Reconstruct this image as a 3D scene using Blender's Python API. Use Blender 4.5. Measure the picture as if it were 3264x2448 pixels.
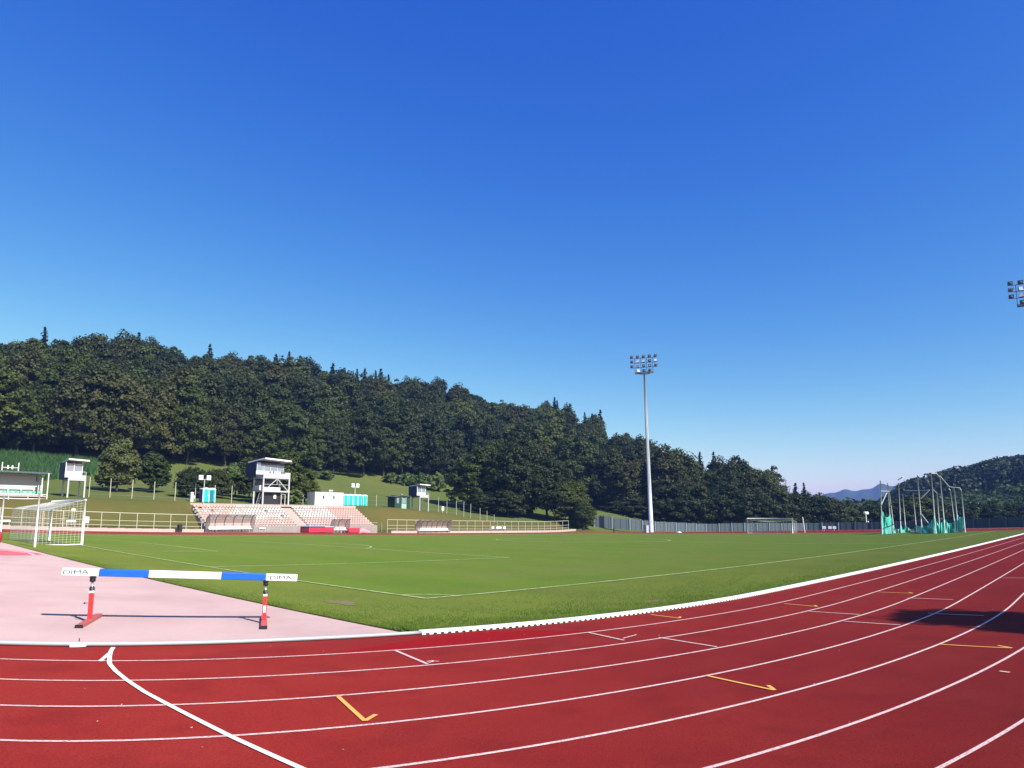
import bpy, math, random
import numpy as np
from mathutils import Vector, Matrix
from mathutils.bvhtree import BVHTree
random.seed(7); rng = np.random.default_rng(7)
for o in list(bpy.data.objects): bpy.data.objects.remove(o)
S = bpy.context.scene; C = S.collection
R = math.radians
# ------------------------------------------------------------------ camera
CX, CY, CH = -11.788, -46.314, 1.945
PITCH, ROLL, YAW, FPX, PY = 7.4, 0.15, 42.597, 2187.2, 1368.          # yaw = heading from +X towards +Y; +X runs along the pitch
def basis(pitch, roll, yaw):
    p, r, y = R(pitch), R(roll), R(yaw)
    fw = np.array([math.cos(y)*math.cos(p), math.sin(y)*math.cos(p), math.sin(p)])
    rt = np.array([math.sin(y), -math.cos(y), 0.]); up = np.cross(rt, fw)
    return fw, rt*math.cos(r)+up*math.sin(r), up*math.cos(r)-rt*math.sin(r)
FW, RT, UP = basis(PITCH, ROLL, YAW)
cam = bpy.data.objects.new('camera', bpy.data.cameras.new('camera')); C.objects.link(cam)
cam.matrix_world = Matrix(((RT[0],UP[0],-FW[0],CX),(RT[1],UP[1],-FW[1],CY),(RT[2],UP[2],-FW[2],CH),(0,0,0,1)))
cam.data.sensor_width = 36; cam.data.lens = 36*FPX/3264; cam.data.shift_y = (PY-1224)/3264; cam.data.clip_start = .1; cam.data.clip_end = 12000
S.camera = cam
# ------------------------------------------------------------------ sky, sun, exposure
SUN_EL, SUN_AZ = 39, -90                                        # the sun stands behind the camera towards -Y
w = bpy.data.worlds.new('World'); S.world = w; w.use_nodes = True
nt = w.node_tree; bg = nt.nodes['Background']
sky = nt.nodes.new('ShaderNodeTexSky'); sky.sky_type = 'NISHITA'; sky.sun_disc = False
sky.sun_elevation = R(SUN_EL); sky.sun_rotation = R(180); sky.altitude = 300; sky.air_density = 1.0; sky.dust_density = .35; sky.ozone_density = 3.5
sp = nt.nodes.new('ShaderNodeSeparateColor'); cb = nt.nodes.new('ShaderNodeCombineColor'); nt.links.new(sky.outputs[0], sp.inputs[0])
for ch, (pw, k) in enumerate(((2.10, .220), (1.43, .438), (.44, 2.12))):   # tone of a phone camera's blue sky
    a_ = nt.nodes.new('ShaderNodeMath'); a_.operation = 'POWER'; a_.inputs[1].default_value = pw; nt.links.new(sp.outputs[ch], a_.inputs[0])
    m_ = nt.nodes.new('ShaderNodeMath'); m_.operation = 'MULTIPLY'; m_.inputs[1].default_value = k; nt.links.new(a_.outputs[0], m_.inputs[0]); nt.links.new(m_.outputs[0], cb.inputs[ch])
nt.links.new(cb.outputs[0], bg.inputs[0]); bg.inputs[1].default_value = .10
sl = bpy.data.lights.new('sun', 'SUN'); sl.energy = 4.2; sl.angle = R(.5); sl.color = (1, .955, .88)
so = bpy.data.objects.new('sun', sl); C.objects.link(so); so.location = (0, -60, 80)
so.rotation_euler = Vector((0, -math.cos(R(SUN_EL)), math.sin(R(SUN_EL)))).to_track_quat('Z', 'Y').to_euler()
vs = S.view_settings; S.display_settings.display_device = 'sRGB'; vs.view_transform = 'Standard'; vs.look = 'None'; vs.gamma = 1; vs.exposure = .95
S.cycles.max_bounces = 6; S.cycles.diffuse_bounces = 3; S.cycles.transparent_max_bounces = 16; S.cycles.volume_bounces = 0
S.cycles.use_adaptive_sampling = True; S.cycles.use_denoising = True
# ------------------------------------------------------------------ survey: plan coordinates -> place on the gently crowned ground
F2, K1, WF, WR, WU = 2267.17, -.12189, *basis(10.9525, .5664, 42.6903)
CAMP = np.array([CX, CY, CH])
def sstep(t): t = np.clip(t, 0, 1); return t*t*(3-2*t)
def crown(X, Y): return -(.30+.55*np.clip((40-X)/50, 0, 1))*sstep((Y+5)/43)
def survey(X, Y):
    X = np.asarray(X, float); Y = np.asarray(Y, float)
    P = np.stack([X, Y, crown(X, Y)], -1); d = P-CAMP
    z = np.maximum(d@WF, .5); x = (d@WR)/z; y = (d@WU)/z
    s = (1+K1*np.minimum(x*x+y*y, 1.15))*F2/FPX
    ray = FW+(x*s)[..., None]*RT+(y*s+(PY-1224)/FPX)[..., None]*UP
    ray /= np.linalg.norm(ray, axis=-1)[..., None]
    Q = CAMP+ray*np.sum(d*ray, -1)[..., None]
    rr = np.hypot(d[..., 0], d[..., 1])
    wgt = sstep((d@WF-1.5)/3)*(1-sstep((rr-175)/150))*(1-sstep((np.abs(d@WR)/z-1.15)/.6))
    return np.array([X, Y, 0*X]).transpose(*range(1, X.ndim+1), 0)*(1-wgt[..., None])+Q*wgt[..., None]
def ray_px(px, py):
    return FW+(px-1632)/FPX*RT+(PY-py)/FPX*UP
def at(px, py, r):                                              # point seen at a place of the picture, r metres away over ground
    d = ray_px(px, py); t = r/math.hypot(d[0], d[1]); return Vector((CX+d[0]*t, CY+d[1]*t, CH+d[2]*t))
def project(x, y, z):
    d = np.array([x, y, z])-CAMP; t = d@FW; return 1632+FPX*(d@RT)/t, PY-FPX*(d@UP)/t
def onY(px, py, Y):                                             # point on the vertical plane y = Y
    d = ray_px(px, py); t = (Y-CY)/d[1]; return Vector((CX+d[0]*t, Y, CH+d[2]*t))
# terrain control points outside the stadium: (px, py, r, dz) or ('z', px, r, z)
ctrl = [(283,1580,111,0),(0,1585,108,0),(-250,1585,110,0),(420,1587,112,0),(557,1594,114,0),(740,1603,118,0),(965,1610,122,0),(1198,1615,129,0),(1397,1632,138,0),(1530,1652,146,0),(1640,1668,155,0),
 (1893,1672,165,0),(2007,1682,166,0),(2088,1692,168,0),(2251,1694,178,0),(2373,1694,180,0),(2570,1693,186,0),(2779,1690,186,0),(3106,1689,180,0),(3264,1688,175,0),(3500,1690,165,0),
 (1950,1635,195,0),(0,1455,179,0),(-300,1450,178,0),(300,1472,183,0),(560,1480,189,0),(800,1500,197,0),(1050,1515,207,0),(1300,1528,225,0),(1466,1545,240,0),
 (-300,1085,262,-20),(0,1085,270,-20),(400,1085,280,-20),(850,1140,300,-20),(1060,1180,310,-20),(1417,1217,330,-20),(1780,1290,340,-19),(1845,1330,330,-19),(1950,1357,310,-19),(2065,1420,290,-19),(2150,1452,278,-18),(2290,1482,262,-17),(2430,1485,250,-17),(2500,1535,245,-16),
 ('z',2100,205,0.5),('z',2300,205,-.8),('z',2500,205,-1),('z',2650,215,-1),('z',3000,230,-1.5),('z',3264,230,-1.5),('z',2600,320,0),('z',2870,400,2),('z',3264,400,12),('z',3264,520,34),('z',3060,520,26),('z',2880,520,12),('z',3600,450,36),('z',2600,600,2),
 ('z',0,420,38),('z',600,430,38),('z',1200,450,38),('z',1800,450,25),('z',2100,420,8),('z',0,640,25),('z',1200,640,25),('z',2400,640,5)]
pts, zs = [], []
for c in ctrl:
    if c[0] == 'z': p = at(c[1], 1650, c[2]); pts.append((p.x, p.y)); zs.append(c[3])
    else: p = at(*c[:3]); pts.append((p.x, p.y)); zs.append(p.z+c[3])
pts = np.array(pts); zs = np.array(zs)
def kern(r2): return .5*r2*np.log(r2+1e-9)
n = len(pts); Rk = ((pts[:, None]-pts[None])**2).sum(-1)/1e4
A = np.zeros((n+3, n+3)); A[:n, :n] = kern(Rk)+np.eye(n)*1e-3; A[:n, n] = 1; A[:n, n+1:] = pts/100; A[n:, :n] = A[:n, n:].T
cf = np.linalg.solve(A, np.concatenate([zs, [0, 0, 0]]))
def tps(x, y):
    o = np.full(x.shape, cf[n])+cf[n+1]*x/100+cf[n+2]*y/100
    for i in range(n): o += cf[i]*kern(((x-pts[i, 0])**2+(y-pts[i, 1])**2)/1e4)
    return o
RB, BX0, BX1, BY = 37.98, 6.81, 92.5, -.23                        # kerb radius and the two bend centres
def stadium_dist(X, Y):                                         # distance from the kerb line, positive outside
    dx = np.where(X < BX0, X-BX0, np.where(X > BX1, X-BX1, 0)); return np.hypot(dx, Y-BY)-RB
def terrain(X, Y):
    q = survey(X, Y); x, y = q[..., 0], q[..., 1]; rr = np.hypot(x-CX, y-CY)
    sd = stadium_dist(X, Y)
    far = sstep((Y-50.6)/6.5)*sstep((X+140)/100)
    right = sstep((sd-12)/14)*sstep((X-95)/15)*sstep((Y+95)/60)
    wt = np.maximum(far, right)
    t = np.clip(tps(x, y), -6, 75)*(1-sstep((rr-560)/400))
    z = q[..., 2]*(1-wt)+wt*t
    z = z-.06*(1-sstep((sd-9.9)/.8))-.02-1.3*sstep((X-29.6)/.8)*sstep((61-X)/.8)*sstep((57.2-Y)/.7)*sstep((Y-50.6)/1)
    return np.stack([x, y, z], -1)
# ------------------------------------------------------------------ helpers
def tag(o, label=None, cat=None, group=None, kind=None):
    for k, v in (('label', label), ('category', cat), ('group', group), ('kind', kind)):
        if v: o[k] = v
    return o
class MB:
    def __init__(s): s.v = []; s.f = []; s.m = []; s.mi = 0
    def quad(s, *p):
        b = len(s.v); s.v += [tuple(q) for q in p]; s.f.append(tuple(range(b, b+len(p)))); s.m.append(s.mi)
    def box(s, a, b):
        (x0, y0, z0), (x1, y1, z1) = [(min(a[i], b[i]) for i in range(3)), (max(a[i], b[i]) for i in range(3))]
        k = len(s.v); s.v += [(x0,y0,z0),(x1,y0,z0),(x1,y1,z0),(x0,y1,z0),(x0,y0,z1),(x1,y0,z1),(x1,y1,z1),(x0,y1,z1)]
        for f in ((0,3,2,1),(4,5,6,7),(0,1,5,4),(1,2,6,5),(2,3,7,6),(3,0,4,7)): s.f.append(tuple(k+i for i in f)); s.m.append(s.mi)
    def tube(s, path, r, n=6, cap=True):
        path = [Vector(p) for p in path]; rs = r if isinstance(r, (list, tuple)) else [r]*len(path); rings = []
        for i, p in enumerate(path):
            t = (path[min(i+1, len(path)-1)]-path[max(i-1, 0)]).normalized()
            a = t.cross(Vector((0, 0, 1))) if abs(t.z) < .95 else t.cross(Vector((1, 0, 0))); a.normalize(); b = t.cross(a)
            k = len(s.v); rings.append(k)
            for j in range(n):
                an = 2*math.pi*j/n; q = p+(a*math.cos(an)+b*math.sin(an))*rs[i]; s.v.append(tuple(q))
        for i in range(len(path)-1):
            for j in range(n):
                s.f.append((rings[i]+j, rings[i]+(j+1) % n, rings[i+1]+(j+1) % n, rings[i+1]+j)); s.m.append(s.mi)
        if cap:
            s.f.append(tuple(rings[0]+j for j in range(n))); s.f.append(tuple(rings[-1]+j for j in reversed(range(n)))); s.m += [s.mi]*2
    def bar(s, a, b, wd, ht=None):                               # rectangular bar between two points
        a, b = Vector(a), Vector(b); ht = ht or wd; t = (b-a).normalized()
        u = t.cross(Vector((0, 0, 1))) if abs(t.z) < .95 else Vector((1, 0, 0)); u.normalize(); v = u.cross(t); k = len(s.v)
        for p in (a, b):
            for i, j in ((-1,-1),(1,-1),(1,1),(-1,1)): s.v.append(tuple(p+u*(i*wd/2)+v*(j*ht/2)))
        for f in ((0,1,2,3),(7,6,5,4),(0,4,5,1),(1,5,6,2),(2,6,7,3),(3,7,4,0)): s.f.append(tuple(k+i for i in f)); s.m.append(s.mi)
    def build(s, name, mats, parent=None, smooth=False, loc=None, bevel=0):
        me = bpy.data.meshes.new(name); me.from_pydata(s.v, [], s.f)
        for m in (mats if isinstance(mats, (list, tuple)) else [mats]): me.materials.append(m)
        if any(s.m): me.polygons.foreach_set('material_index', s.m)
        if smooth: me.polygons.foreach_set('use_smooth', [True]*len(me.polygons))
        me.update(); o = bpy.data.objects.new(name, me); C.objects.link(o)
        if parent: o.parent = parent
        if loc is not None: o.location = loc
        if bevel: b = o.modifiers.new('bevel', 'BEVEL'); b.width = bevel; b.segments = 2; b.limit_method = 'ANGLE'
        return o
def grid_mesh(name, V, mat, close=False):                        # V: (a, b, 3) lattice of points
    a, b = V.shape[:2]; idx = np.arange(a*b).reshape(a, b)
    f = np.stack([idx[:-1, :-1], idx[1:, :-1], idx[1:, 1:], idx[:-1, 1:]], -1).reshape(-1, 4)
    me = bpy.data.meshes.new(name); me.from_pydata(V.reshape(-1, 3).tolist(), [], f.tolist()); me.materials.append(mat)
    me.polygons.foreach_set('use_smooth', [True]*len(f)); me.update()
    if len(me.polygons) and sum(p.normal.z for p in me.polygons[:50]) < 0: me.flip_normals()
    o = bpy.data.objects.new(name, me); C.objects.link(o); return o
def empty(name, loc, label=None, cat=None, group=None, rz=0):
    o = bpy.data.objects.new(name, None); C.objects.link(o); o.location = loc; o.rotation_euler.z = rz; o.empty_display_size = .3
    return tag(o, label, cat, group)
def copy_tree(o, parent=None):
    c = o.copy(); C.objects.link(c); c.parent = parent
    for ch in [x for x in bpy.data.objects if x.parent == o]: copy_tree(ch, c)
    return c
# ------------------------------------------------------------------ materials
def mat(name, col, rough=.6, metal=0, noise=None, bump=None, spec=.5, trans=0, alpha=1, dr=0, mul=(1,1,1)):
    tone = lambda c: tuple(a_*b_ for a_, b_ in zip(c, mul)); col = tone(col); noise = noise and [(q_[0], q_[1], tone(q_[2]), q_[3], q_[4]) for q_ in noise]
    m = bpy.data.materials.new(name); m.use_nodes = True; N = m.node_tree.nodes; L = m.node_tree.links; b = N['Principled BSDF']
    b.inputs['Base Color'].default_value = (*col, 1); b.inputs['Roughness'].default_value = rough; b.inputs['Metallic'].default_value = metal
    b.inputs['Specular IOR Level'].default_value = spec; b.inputs['Alpha'].default_value = alpha
    if dr and 'Diffuse Roughness' in b.inputs: b.inputs['Diffuse Roughness'].default_value = dr
    if trans: b.inputs['Transmission Weight'].default_value = trans
    geo = N.new('ShaderNodeNewGeometry'); last = None
    for sc, amt, col2, lo, hi in (noise or [(3, .12, tuple(c*.75 for c in col), .35, .75)]):
        t = N.new('ShaderNodeTexNoise' if sc != 'band' else 'ShaderNodeTexWave'); t.inputs['Scale'].default_value = sc if sc != 'band' else .058; t.inputs['Detail'].default_value = 4; L.new(geo.outputs['Position'], t.inputs['Vector'])
        if sc == 'band': t.inputs['Distortion'].default_value = .6; t.inputs['Detail Scale'].default_value = .5
        mr = N.new('ShaderNodeMapRange'); mr.inputs[1].default_value = lo; mr.inputs[2].default_value = hi; mr.inputs[4].default_value = amt; L.new(t.outputs[0], mr.inputs[0])
        mx = N.new('ShaderNodeMix'); mx.data_type = 'RGBA'; L.new(mr.outputs[0], mx.inputs[0])
        if last: L.new(last, mx.inputs[6])
        else: mx.inputs[6].default_value = (*col, 1)
        mx.inputs[7].default_value = (*col2, 1); last = mx.outputs[2]
    L.new(last, b.inputs['Base Color'])
    if bump:
        t = N.new('ShaderNodeTexNoise'); t.inputs['Scale'].default_value = bump[0]; t.inputs['Detail'].default_value = 3; L.new(geo.outputs['Position'], t.inputs['Vector'])
        bp = N.new('ShaderNodeBump'); bp.inputs['Strength'].default_value = bump[1]; bp.inputs['Distance'].default_value = bump[2]
        L.new(t.outputs[0], bp.inputs['Height']); L.new(bp.outputs[0], b.inputs['Normal'])
    return m
def leafmat(name, c1, c2, tr=.25, hs_=.04):
    m = bpy.data.materials.new(name); m.use_nodes = True; N = m.node_tree.nodes; L = m.node_tree.links; b = N['Principled BSDF']
    oi = N.new('ShaderNodeObjectInfo'); geo = N.new('ShaderNodeNewGeometry')
    t = N.new('ShaderNodeTexNoise'); t.inputs['Scale'].default_value = .35; t.inputs['Detail'].default_value = 5; L.new(geo.outputs['Position'], t.inputs['Vector'])
    mx = N.new('ShaderNodeMix'); mx.data_type = 'RGBA'; mx.inputs[6].default_value = (*c1, 1); mx.inputs[7].default_value = (*c2, 1)
    ad = N.new('ShaderNodeMath'); ad.operation = 'ADD'; L.new(t.outputs[0], ad.inputs[0])
    m2 = N.new('ShaderNodeMath'); m2.operation = 'MULTIPLY_ADD'; m2.inputs[1].default_value = .9; m2.inputs[2].default_value = -.45; L.new(oi.outputs['Random'], m2.inputs[0]); L.new(m2.outputs[0], ad.inputs[1])
    L.new(ad.outputs[0], mx.inputs[0])
    h = N.new('ShaderNodeHueSaturation'); L.new(mx.outputs[2], h.inputs['Color'])
    mr = N.new('ShaderNodeMapRange'); mr.inputs[3].default_value = .65; mr.inputs[4].default_value = 1.35; L.new(geo.outputs['Random Per Island'], mr.inputs[0]); L.new(mr.outputs[0], h.inputs['Value'])
    L.new(h.outputs[0], b.inputs['Base Color']); b.inputs['Roughness'].default_value = .6; b.inputs['Specular IOR Level'].default_value = .25
    tb = N.new('ShaderNodeBsdfTranslucent'); L.new(h.outputs[0], tb.inputs[0]); ms = N.new('ShaderNodeMixShader'); ms.inputs[0].default_value = tr
    L.new(b.outputs[0], ms.inputs[1]); L.new(tb.outputs[0], ms.inputs[2]); L.new(ms.outputs[0], N['Material Output'].inputs[0])
    return m
M = dict(
 track=mat('red_rubber_track', (.305,.022,.015), .75, noise=[(.16,.55,(.21,.014,.014),.42,.66),(.9,.3,(.36,.040,.026),.45,.75),(1.3,.45,(.19,.014,.012),.52,.66),(4.5,.25,(.24,.02,.016),.5,.7),(55,.65,(.17,.010,.011),.44,.66),(110,.5,(.48,.07,.05),.58,.72)], bump=(120,.8,.008), spec=.03, dr=1, mul=(.63,.80,.92)),
 patch=mat('new_red_rubber', (.30,.009,.010), .75, noise=[(55,.5,(.18,.006,.007),.44,.66)], bump=(120,.8,.008), spec=.03, dr=1, mul=(.66,.8,.9)),
 pink=mat('faded_pink_rubber', (.61,.43,.385), .8, noise=[(.5,.75,(.47,.31,.28),.45,.75),(2.5,.35,(.44,.28,.28),.55,.8),(.22,.5,(.50,.30,.29),.5,.68),(55,.4,(.42,.26,.25),.46,.68),(120,.3,(.72,.5,.46),.5,.7)], bump=(200,.3,.004), spec=.1, dr=1, mul=(.59,.60,.65)),
 dred=mat('dark_pink_rubber', (.36,.07,.09), .8, dr=1),
 line=mat('white_line_paint', (.74,.54,.48), .6, noise=[(42,.8,(.42,.13,.10),.5,.66),(5,.25,(.62,.40,.36),.5,.8)], spec=.2),
 line_bold=mat('thick_white_line_paint', (.86,.78,.68), .6, noise=[(90,.35,(.6,.3,.25),.5,.75)], spec=.2),
 line_far=mat('worn_line_paint', (.62,.26,.22), .6, noise=[(60,.6,(.42,.07,.06),.4,.6)], spec=.2),
 yellow=mat('yellow_line_paint', (.80,.42,.09), .6, noise=[(90,.5,(.55,.15,.05),.5,.7)], spec=.2),
 turf=mat('pitch_grass', (.160,.235,.018), .9, noise=[('band',.45,(.125,.195,.016),.3,.7),(.09,.6,(.20,.22,.035),.4,.62),(.6,.4,(.11,.18,.02),.45,.7),(.3,.55,(.22,.215,.05),.56,.7),(7,.35,(.19,.25,.04),.45,.7),(60,.55,(.075,.12,.025),.45,.65)], bump=(70,.6,.03), spec=.05, dr=1, mul=(.60,.63,.85)),
 turf2=mat('verge_grass', (.140,.190,.024), .9, noise=[(.35,.6,(.085,.135,.022),.4,.65),(1.6,.45,(.17,.165,.05),.5,.72),(9,.35,(.17,.22,.06),.45,.7),(60,.6,(.06,.09,.022),.45,.65)], bump=(60,.7,.04), spec=.05, dr=1, mul=(.90,.84,.9)),
 meadow=mat('meadow_grass', (.100,.128,.030), .95, noise=[(.05,.55,(.145,.14,.04),.42,.66),(.25,.5,(.075,.115,.024),.45,.7),(2,.35,(.14,.14,.04),.5,.75),(12,.3,(.07,.10,.03),.5,.75)], bump=(8,.5,.1), spec=.1),
 bank=mat('dry_bank_grass', (.125,.105,.034), .95, noise=[(.12,.7,(.085,.10,.026),.42,.62),(.6,.5,(.16,.115,.05),.5,.72),(4,.4,(.09,.11,.03),.45,.7)], bump=(10,.5,.08), spec=.1, mul=(.88,.86,.78)),
 chalk=mat('pitch_chalk', (.42,.50,.22), .9, noise=[(6,.8,(.2,.28,.08),.42,.6)]),
 soil=mat('bare_soil', (.22,.12,.06), .95, noise=[(8,.8,(.13,.14,.05),.42,.6)]),
 white=mat('white_paint', (.82,.82,.80), .4), offwhite=mat('weathered_white', (.62,.62,.58), .5),
 kerb=mat('white_kerb_plastic', (.85,.85,.82), .45, noise=[(6,.2,(.6,.6,.55),.5,.8)]), rail=mat('kerb_aluminium', (.36,.38,.39), .5, .0, noise=[(4,.2,(.45,.45,.45),.5,.8)]),
 blue=mat('blue_paint', (.01,.12,.60), .35), red=mat('red_paint', (.62,.03,.035), .4, noise=[(12,.35,(.45,.08,.06),.45,.75)]), redtop=mat('faded_red_paint', (.52,.10,.08), .5, noise=[(14,.5,(.40,.14,.11),.4,.7)]),
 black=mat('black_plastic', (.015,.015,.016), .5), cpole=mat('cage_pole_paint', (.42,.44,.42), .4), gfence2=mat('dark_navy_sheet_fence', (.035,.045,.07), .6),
 steel=mat('galvanised_steel', (.55,.57,.58), .4, .5), dsteel=mat('dark_steel', (.10,.11,.15), .5, .2),
 mast=mat('mast_steel', (.62,.65,.66), .38, .35), glass=mat('window_glass', (.22,.28,.36), .12, .2, spec=.8), lampglass=mat('lamp_glass', (.55,.58,.62), .15, .1, spec=.8),
 navy=mat('dark_navy_sheet', (.025,.028,.07), .6), tower=mat('tower_grey_white', (.46,.46,.47), .5), concrete=mat('concrete', (.30,.26,.24), .9, noise=[(1,.5,(.22,.19,.18),.4,.7),(6,.3,(.36,.30,.27),.5,.8)]),
 conc_pink=mat('pale_pinkish_concrete', (.44,.34,.30), .9, noise=[(1.3,.5,(.34,.28,.25),.4,.7)]), fence=mat('cream_rail_paint', (.46,.45,.35), .5),
 seatp=mat('faded_pink_seat', (.60,.38,.34), .5), seatw=mat('white_seat', (.58,.56,.52), .5), mint=mat('mint_seat', (.08,.44,.30), .5),
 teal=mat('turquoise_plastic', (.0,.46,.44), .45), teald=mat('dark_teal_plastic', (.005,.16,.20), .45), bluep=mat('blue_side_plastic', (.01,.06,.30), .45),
 dugout=mat('brown_tinted_sheet', (.50,.41,.36), .3, noise=[(2,.4,(.40,.32,.28),.4,.7)], alpha=.72), fabric=mat('red_vinyl', (.52,.03,.06), .45, noise=[(3,.5,(.45,.02,.06),.4,.7)]), fabricb=mat('blue_vinyl', (.12,.12,.30), .5), pinkv=mat('pink_vinyl', (.72,.28,.30), .5),
 gfence=mat('blue_grey_sheet', (.075,.10,.12), .55, noise=[(.6,.35,(.08,.105,.125),.4,.7)]), gpost=mat('grey_post', (.26,.31,.33), .5), gkiosk=mat('dark_green_board', (.012,.05,.028), .5), lgreen=mat('pale_green_board', (.30,.52,.38), .5),
 roofd=mat('dark_roof', (.085,.095,.115), .5), greyw=mat('grey_sheet', (.40,.43,.42), .6), bark=mat('bark', (.07,.055,.04), .9, noise=[(5,.6,(.03,.025,.02),.4,.6)]),
 purple=mat('purple_cloth', (.32,.16,.42), .7))
def netmat(name, col, cell, thick, alpha):
    m = bpy.data.materials.new(name); m.use_nodes = True; N = m.node_tree.nodes; L = m.node_tree.links; b = N['Principled BSDF']
    b.inputs['Base Color'].default_value = (*col, 1); b.inputs['Roughness'].default_value = .7
    t = N.new('ShaderNodeTexNoise'); t.inputs['Scale'].default_value = cell; geo = N.new('ShaderNodeNewGeometry'); L.new(geo.outputs['Position'], t.inputs['Vector'])
    mr = N.new('ShaderNodeMapRange'); mr.inputs[1].default_value = .35; mr.inputs[2].default_value = .65; mr.inputs[3].default_value = max(alpha-thick, 0); mr.inputs[4].default_value = alpha+thick; L.new(t.outputs[0], mr.inputs[0]); L.new(mr.outputs[0], b.inputs['Alpha'])
    return m
M['netgreen'] = netmat('green_netting', (.08,.52,.41), 1.5, .06, .80); M['netwhite'] = netmat('white_netting', (.62,.62,.60), 6, .12, .55)
M['leaf_deep'] = leafmat('deep_green_leaves', (.017,.031,.008), (.050,.064,.016))
M['leaf_mid'] = leafmat('mid_green_leaves', (.028,.050,.009), (.078,.098,.019))
M['leaf_olive'] = leafmat('olive_brown_leaves', (.038,.046,.013), (.082,.086,.022))
M['leaf_light'] = leafmat('light_green_leaves', (.07,.12,.03), (.13,.17,.045))
M['leaf_dry'] = leafmat('grey_green_leaves', (.055,.072,.022), (.10,.115,.036))
M['leaf_far'] = leafmat('far_dark_leaves', (.012,.022,.010), (.024,.036,.014), .1)
M['needle'] = leafmat('dark_needles', (.012,.022,.014), (.020,.034,.018), .1)
M['blade'] = leafmat('grass_blades', (.11,.19,.022), (.20,.27,.045), .4)
M['corn'] = leafmat('crop_leaves', (.05,.12,.035), (.10,.20,.06), .3)
# ------------------------------------------------------------------ ground sheet
def axis(*segs):
    o = []
    for a, b, st in segs: o += list(np.arange(a, b, st))
    return np.array(o+[segs[-1][1]], float)
gx = axis((-6000,-1000,1000),(-1000,-200,100),(-200,-60,14),(-60,-25,3.5),(-25,30,1),(30,150,1.7),(150,420,6),(420,800,20),(800,2000,150),(2000,7000,1000))
gy = axis((-2000,-400,400),(-400,-80,40),(-80,-58,4),(-58,-20,1),(-20,49,1.7),(49,60,.55),(60,82,1.8),(82,330,5),(330,800,20),(800,2000,150),(2000,7000,1000))
GX, GY = np.meshgrid(gx, gy, indexing='ij')
V = terrain(GX, GY)
ground = grid_mesh('ground', V, M['meadow']); ground.data.materials.append(M['bank'])
_cy = (GY[:-1,:-1]+GY[1:,1:])/2; _cx = (GX[:-1,:-1]+GX[1:,1:])/2; _bk = ((_cy > 48) & (_cy < 57.5+.0*_cx) & (_cx > -60) & (_cx < 118)).astype(np.int32).ravel(); ground.data.polygons.foreach_set('material_index', _bk)
ground; tag(ground, kind='structure')
_v = [tuple(p) for p in V.reshape(-1, 3)]; _a, _b = GX.shape; _i = np.arange(_a*_b).reshape(_a, _b)
BVH = BVHTree.FromPolygons(_v, np.stack([_i[:-1,:-1],_i[1:,:-1],_i[1:,1:],_i[:-1,1:]],-1).reshape(-1,4).tolist())
def gz(x, y):
    h = BVH.ray_cast(Vector((x, y, 500)), Vector((0, 0, -1))); return h[0].z if h[0] else 0
def SP(X, Y, dz=0):                                             # place a plan position on the stadium surface
    p = survey(np.array([float(X)]), np.array([float(Y)]))[0]; return Vector((p[0], p[1], p[2]+dz))
# ------------------------------------------------------------------ stadium surfaces
def track_path(step_near=.5, step_far=2.5):                     # centre-line stations as (base point, outward normal)
    st = []
    def add_line(x0, x1, side):
        x = x0; sg = 1 if x1 > x0 else -1
        while (x1-x)*sg > 1e-6:
            st.append((x, 0., 0., side)); x += sg*(step_near if side < 0 and x < 25 else (1.0 if side < 0 and x < 60 else step_far))
    def add_arc(cx, a0, a1, near):
        k = int(abs(a1-a0)*RB/near); 
        for i in range(k): a = a0+(a1-a0)*i/k; st.append((cx, math.cos(a), math.sin(a), 0))
    add_line(BX0, BX1, -1); add_arc(BX1, -math.pi/2, math.pi/2, 2.0); add_line(BX1, BX0, 1); add_arc(BX0, math.pi/2, math.pi*1.15, 2.0); add_arc(BX0, math.pi*1.15, math.pi*1.5, .5)
    return st
ST = track_path(); 
B0 = np.array([(s[0], 0) for s in ST]); NN = np.array([(s[1], s[2]) if s[3] == 0 else (0, s[3]) for s in ST], float)
def ring(name, r0, r1, nr, mtl, dz, lo=0, hi=None, closed=True):
    b = B0[lo:hi]; nn = NN[lo:hi]
    if closed: b = np.vstack([b, b[:1]]); nn = np.vstack([nn, nn[:1]])
    rs = np.linspace(r0, r1, nr+1); X = b[:, None, 0]+nn[:, None, 0]*rs; Y = BY+b[:, None, 1]+nn[:, None, 1]*rs
    v = survey(X, Y); v[..., 2] += dz; return grid_mesh(name, v, mtl)
tag(ring('running_track', RB-.05, RB+10.4, 22, M['track'], 0), kind='structure')
def strip(name, P2, wd, mtl, dz, step=.4):                      # painted strip along a plan polyline
    P2 = np.array(P2, float); seg = np.hypot(*np.diff(P2, axis=0).T); t = np.concatenate([[0], np.cumsum(seg)])
    k = max(2, int(t[-1]/step)+1); tt = np.linspace(0, t[-1], k); q = np.stack([np.interp(tt, t, P2[:, 0]), np.interp(tt, t, P2[:, 1])], -1)
    d = np.gradient(q, axis=0); d /= np.linalg.norm(d, axis=1)[:, None]; nr = np.stack([-d[:, 1], d[:, 0]], -1)
    X = np.stack([q[:, 0]-nr[:, 0]*wd/2, q[:, 0]+nr[:, 0]*wd/2], -1); Y = np.stack([q[:, 1]-nr[:, 1]*wd/2, q[:, 1]+nr[:, 1]*wd/2], -1)
    v = survey(X, Y); v[..., 2] += dz; return v
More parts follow.
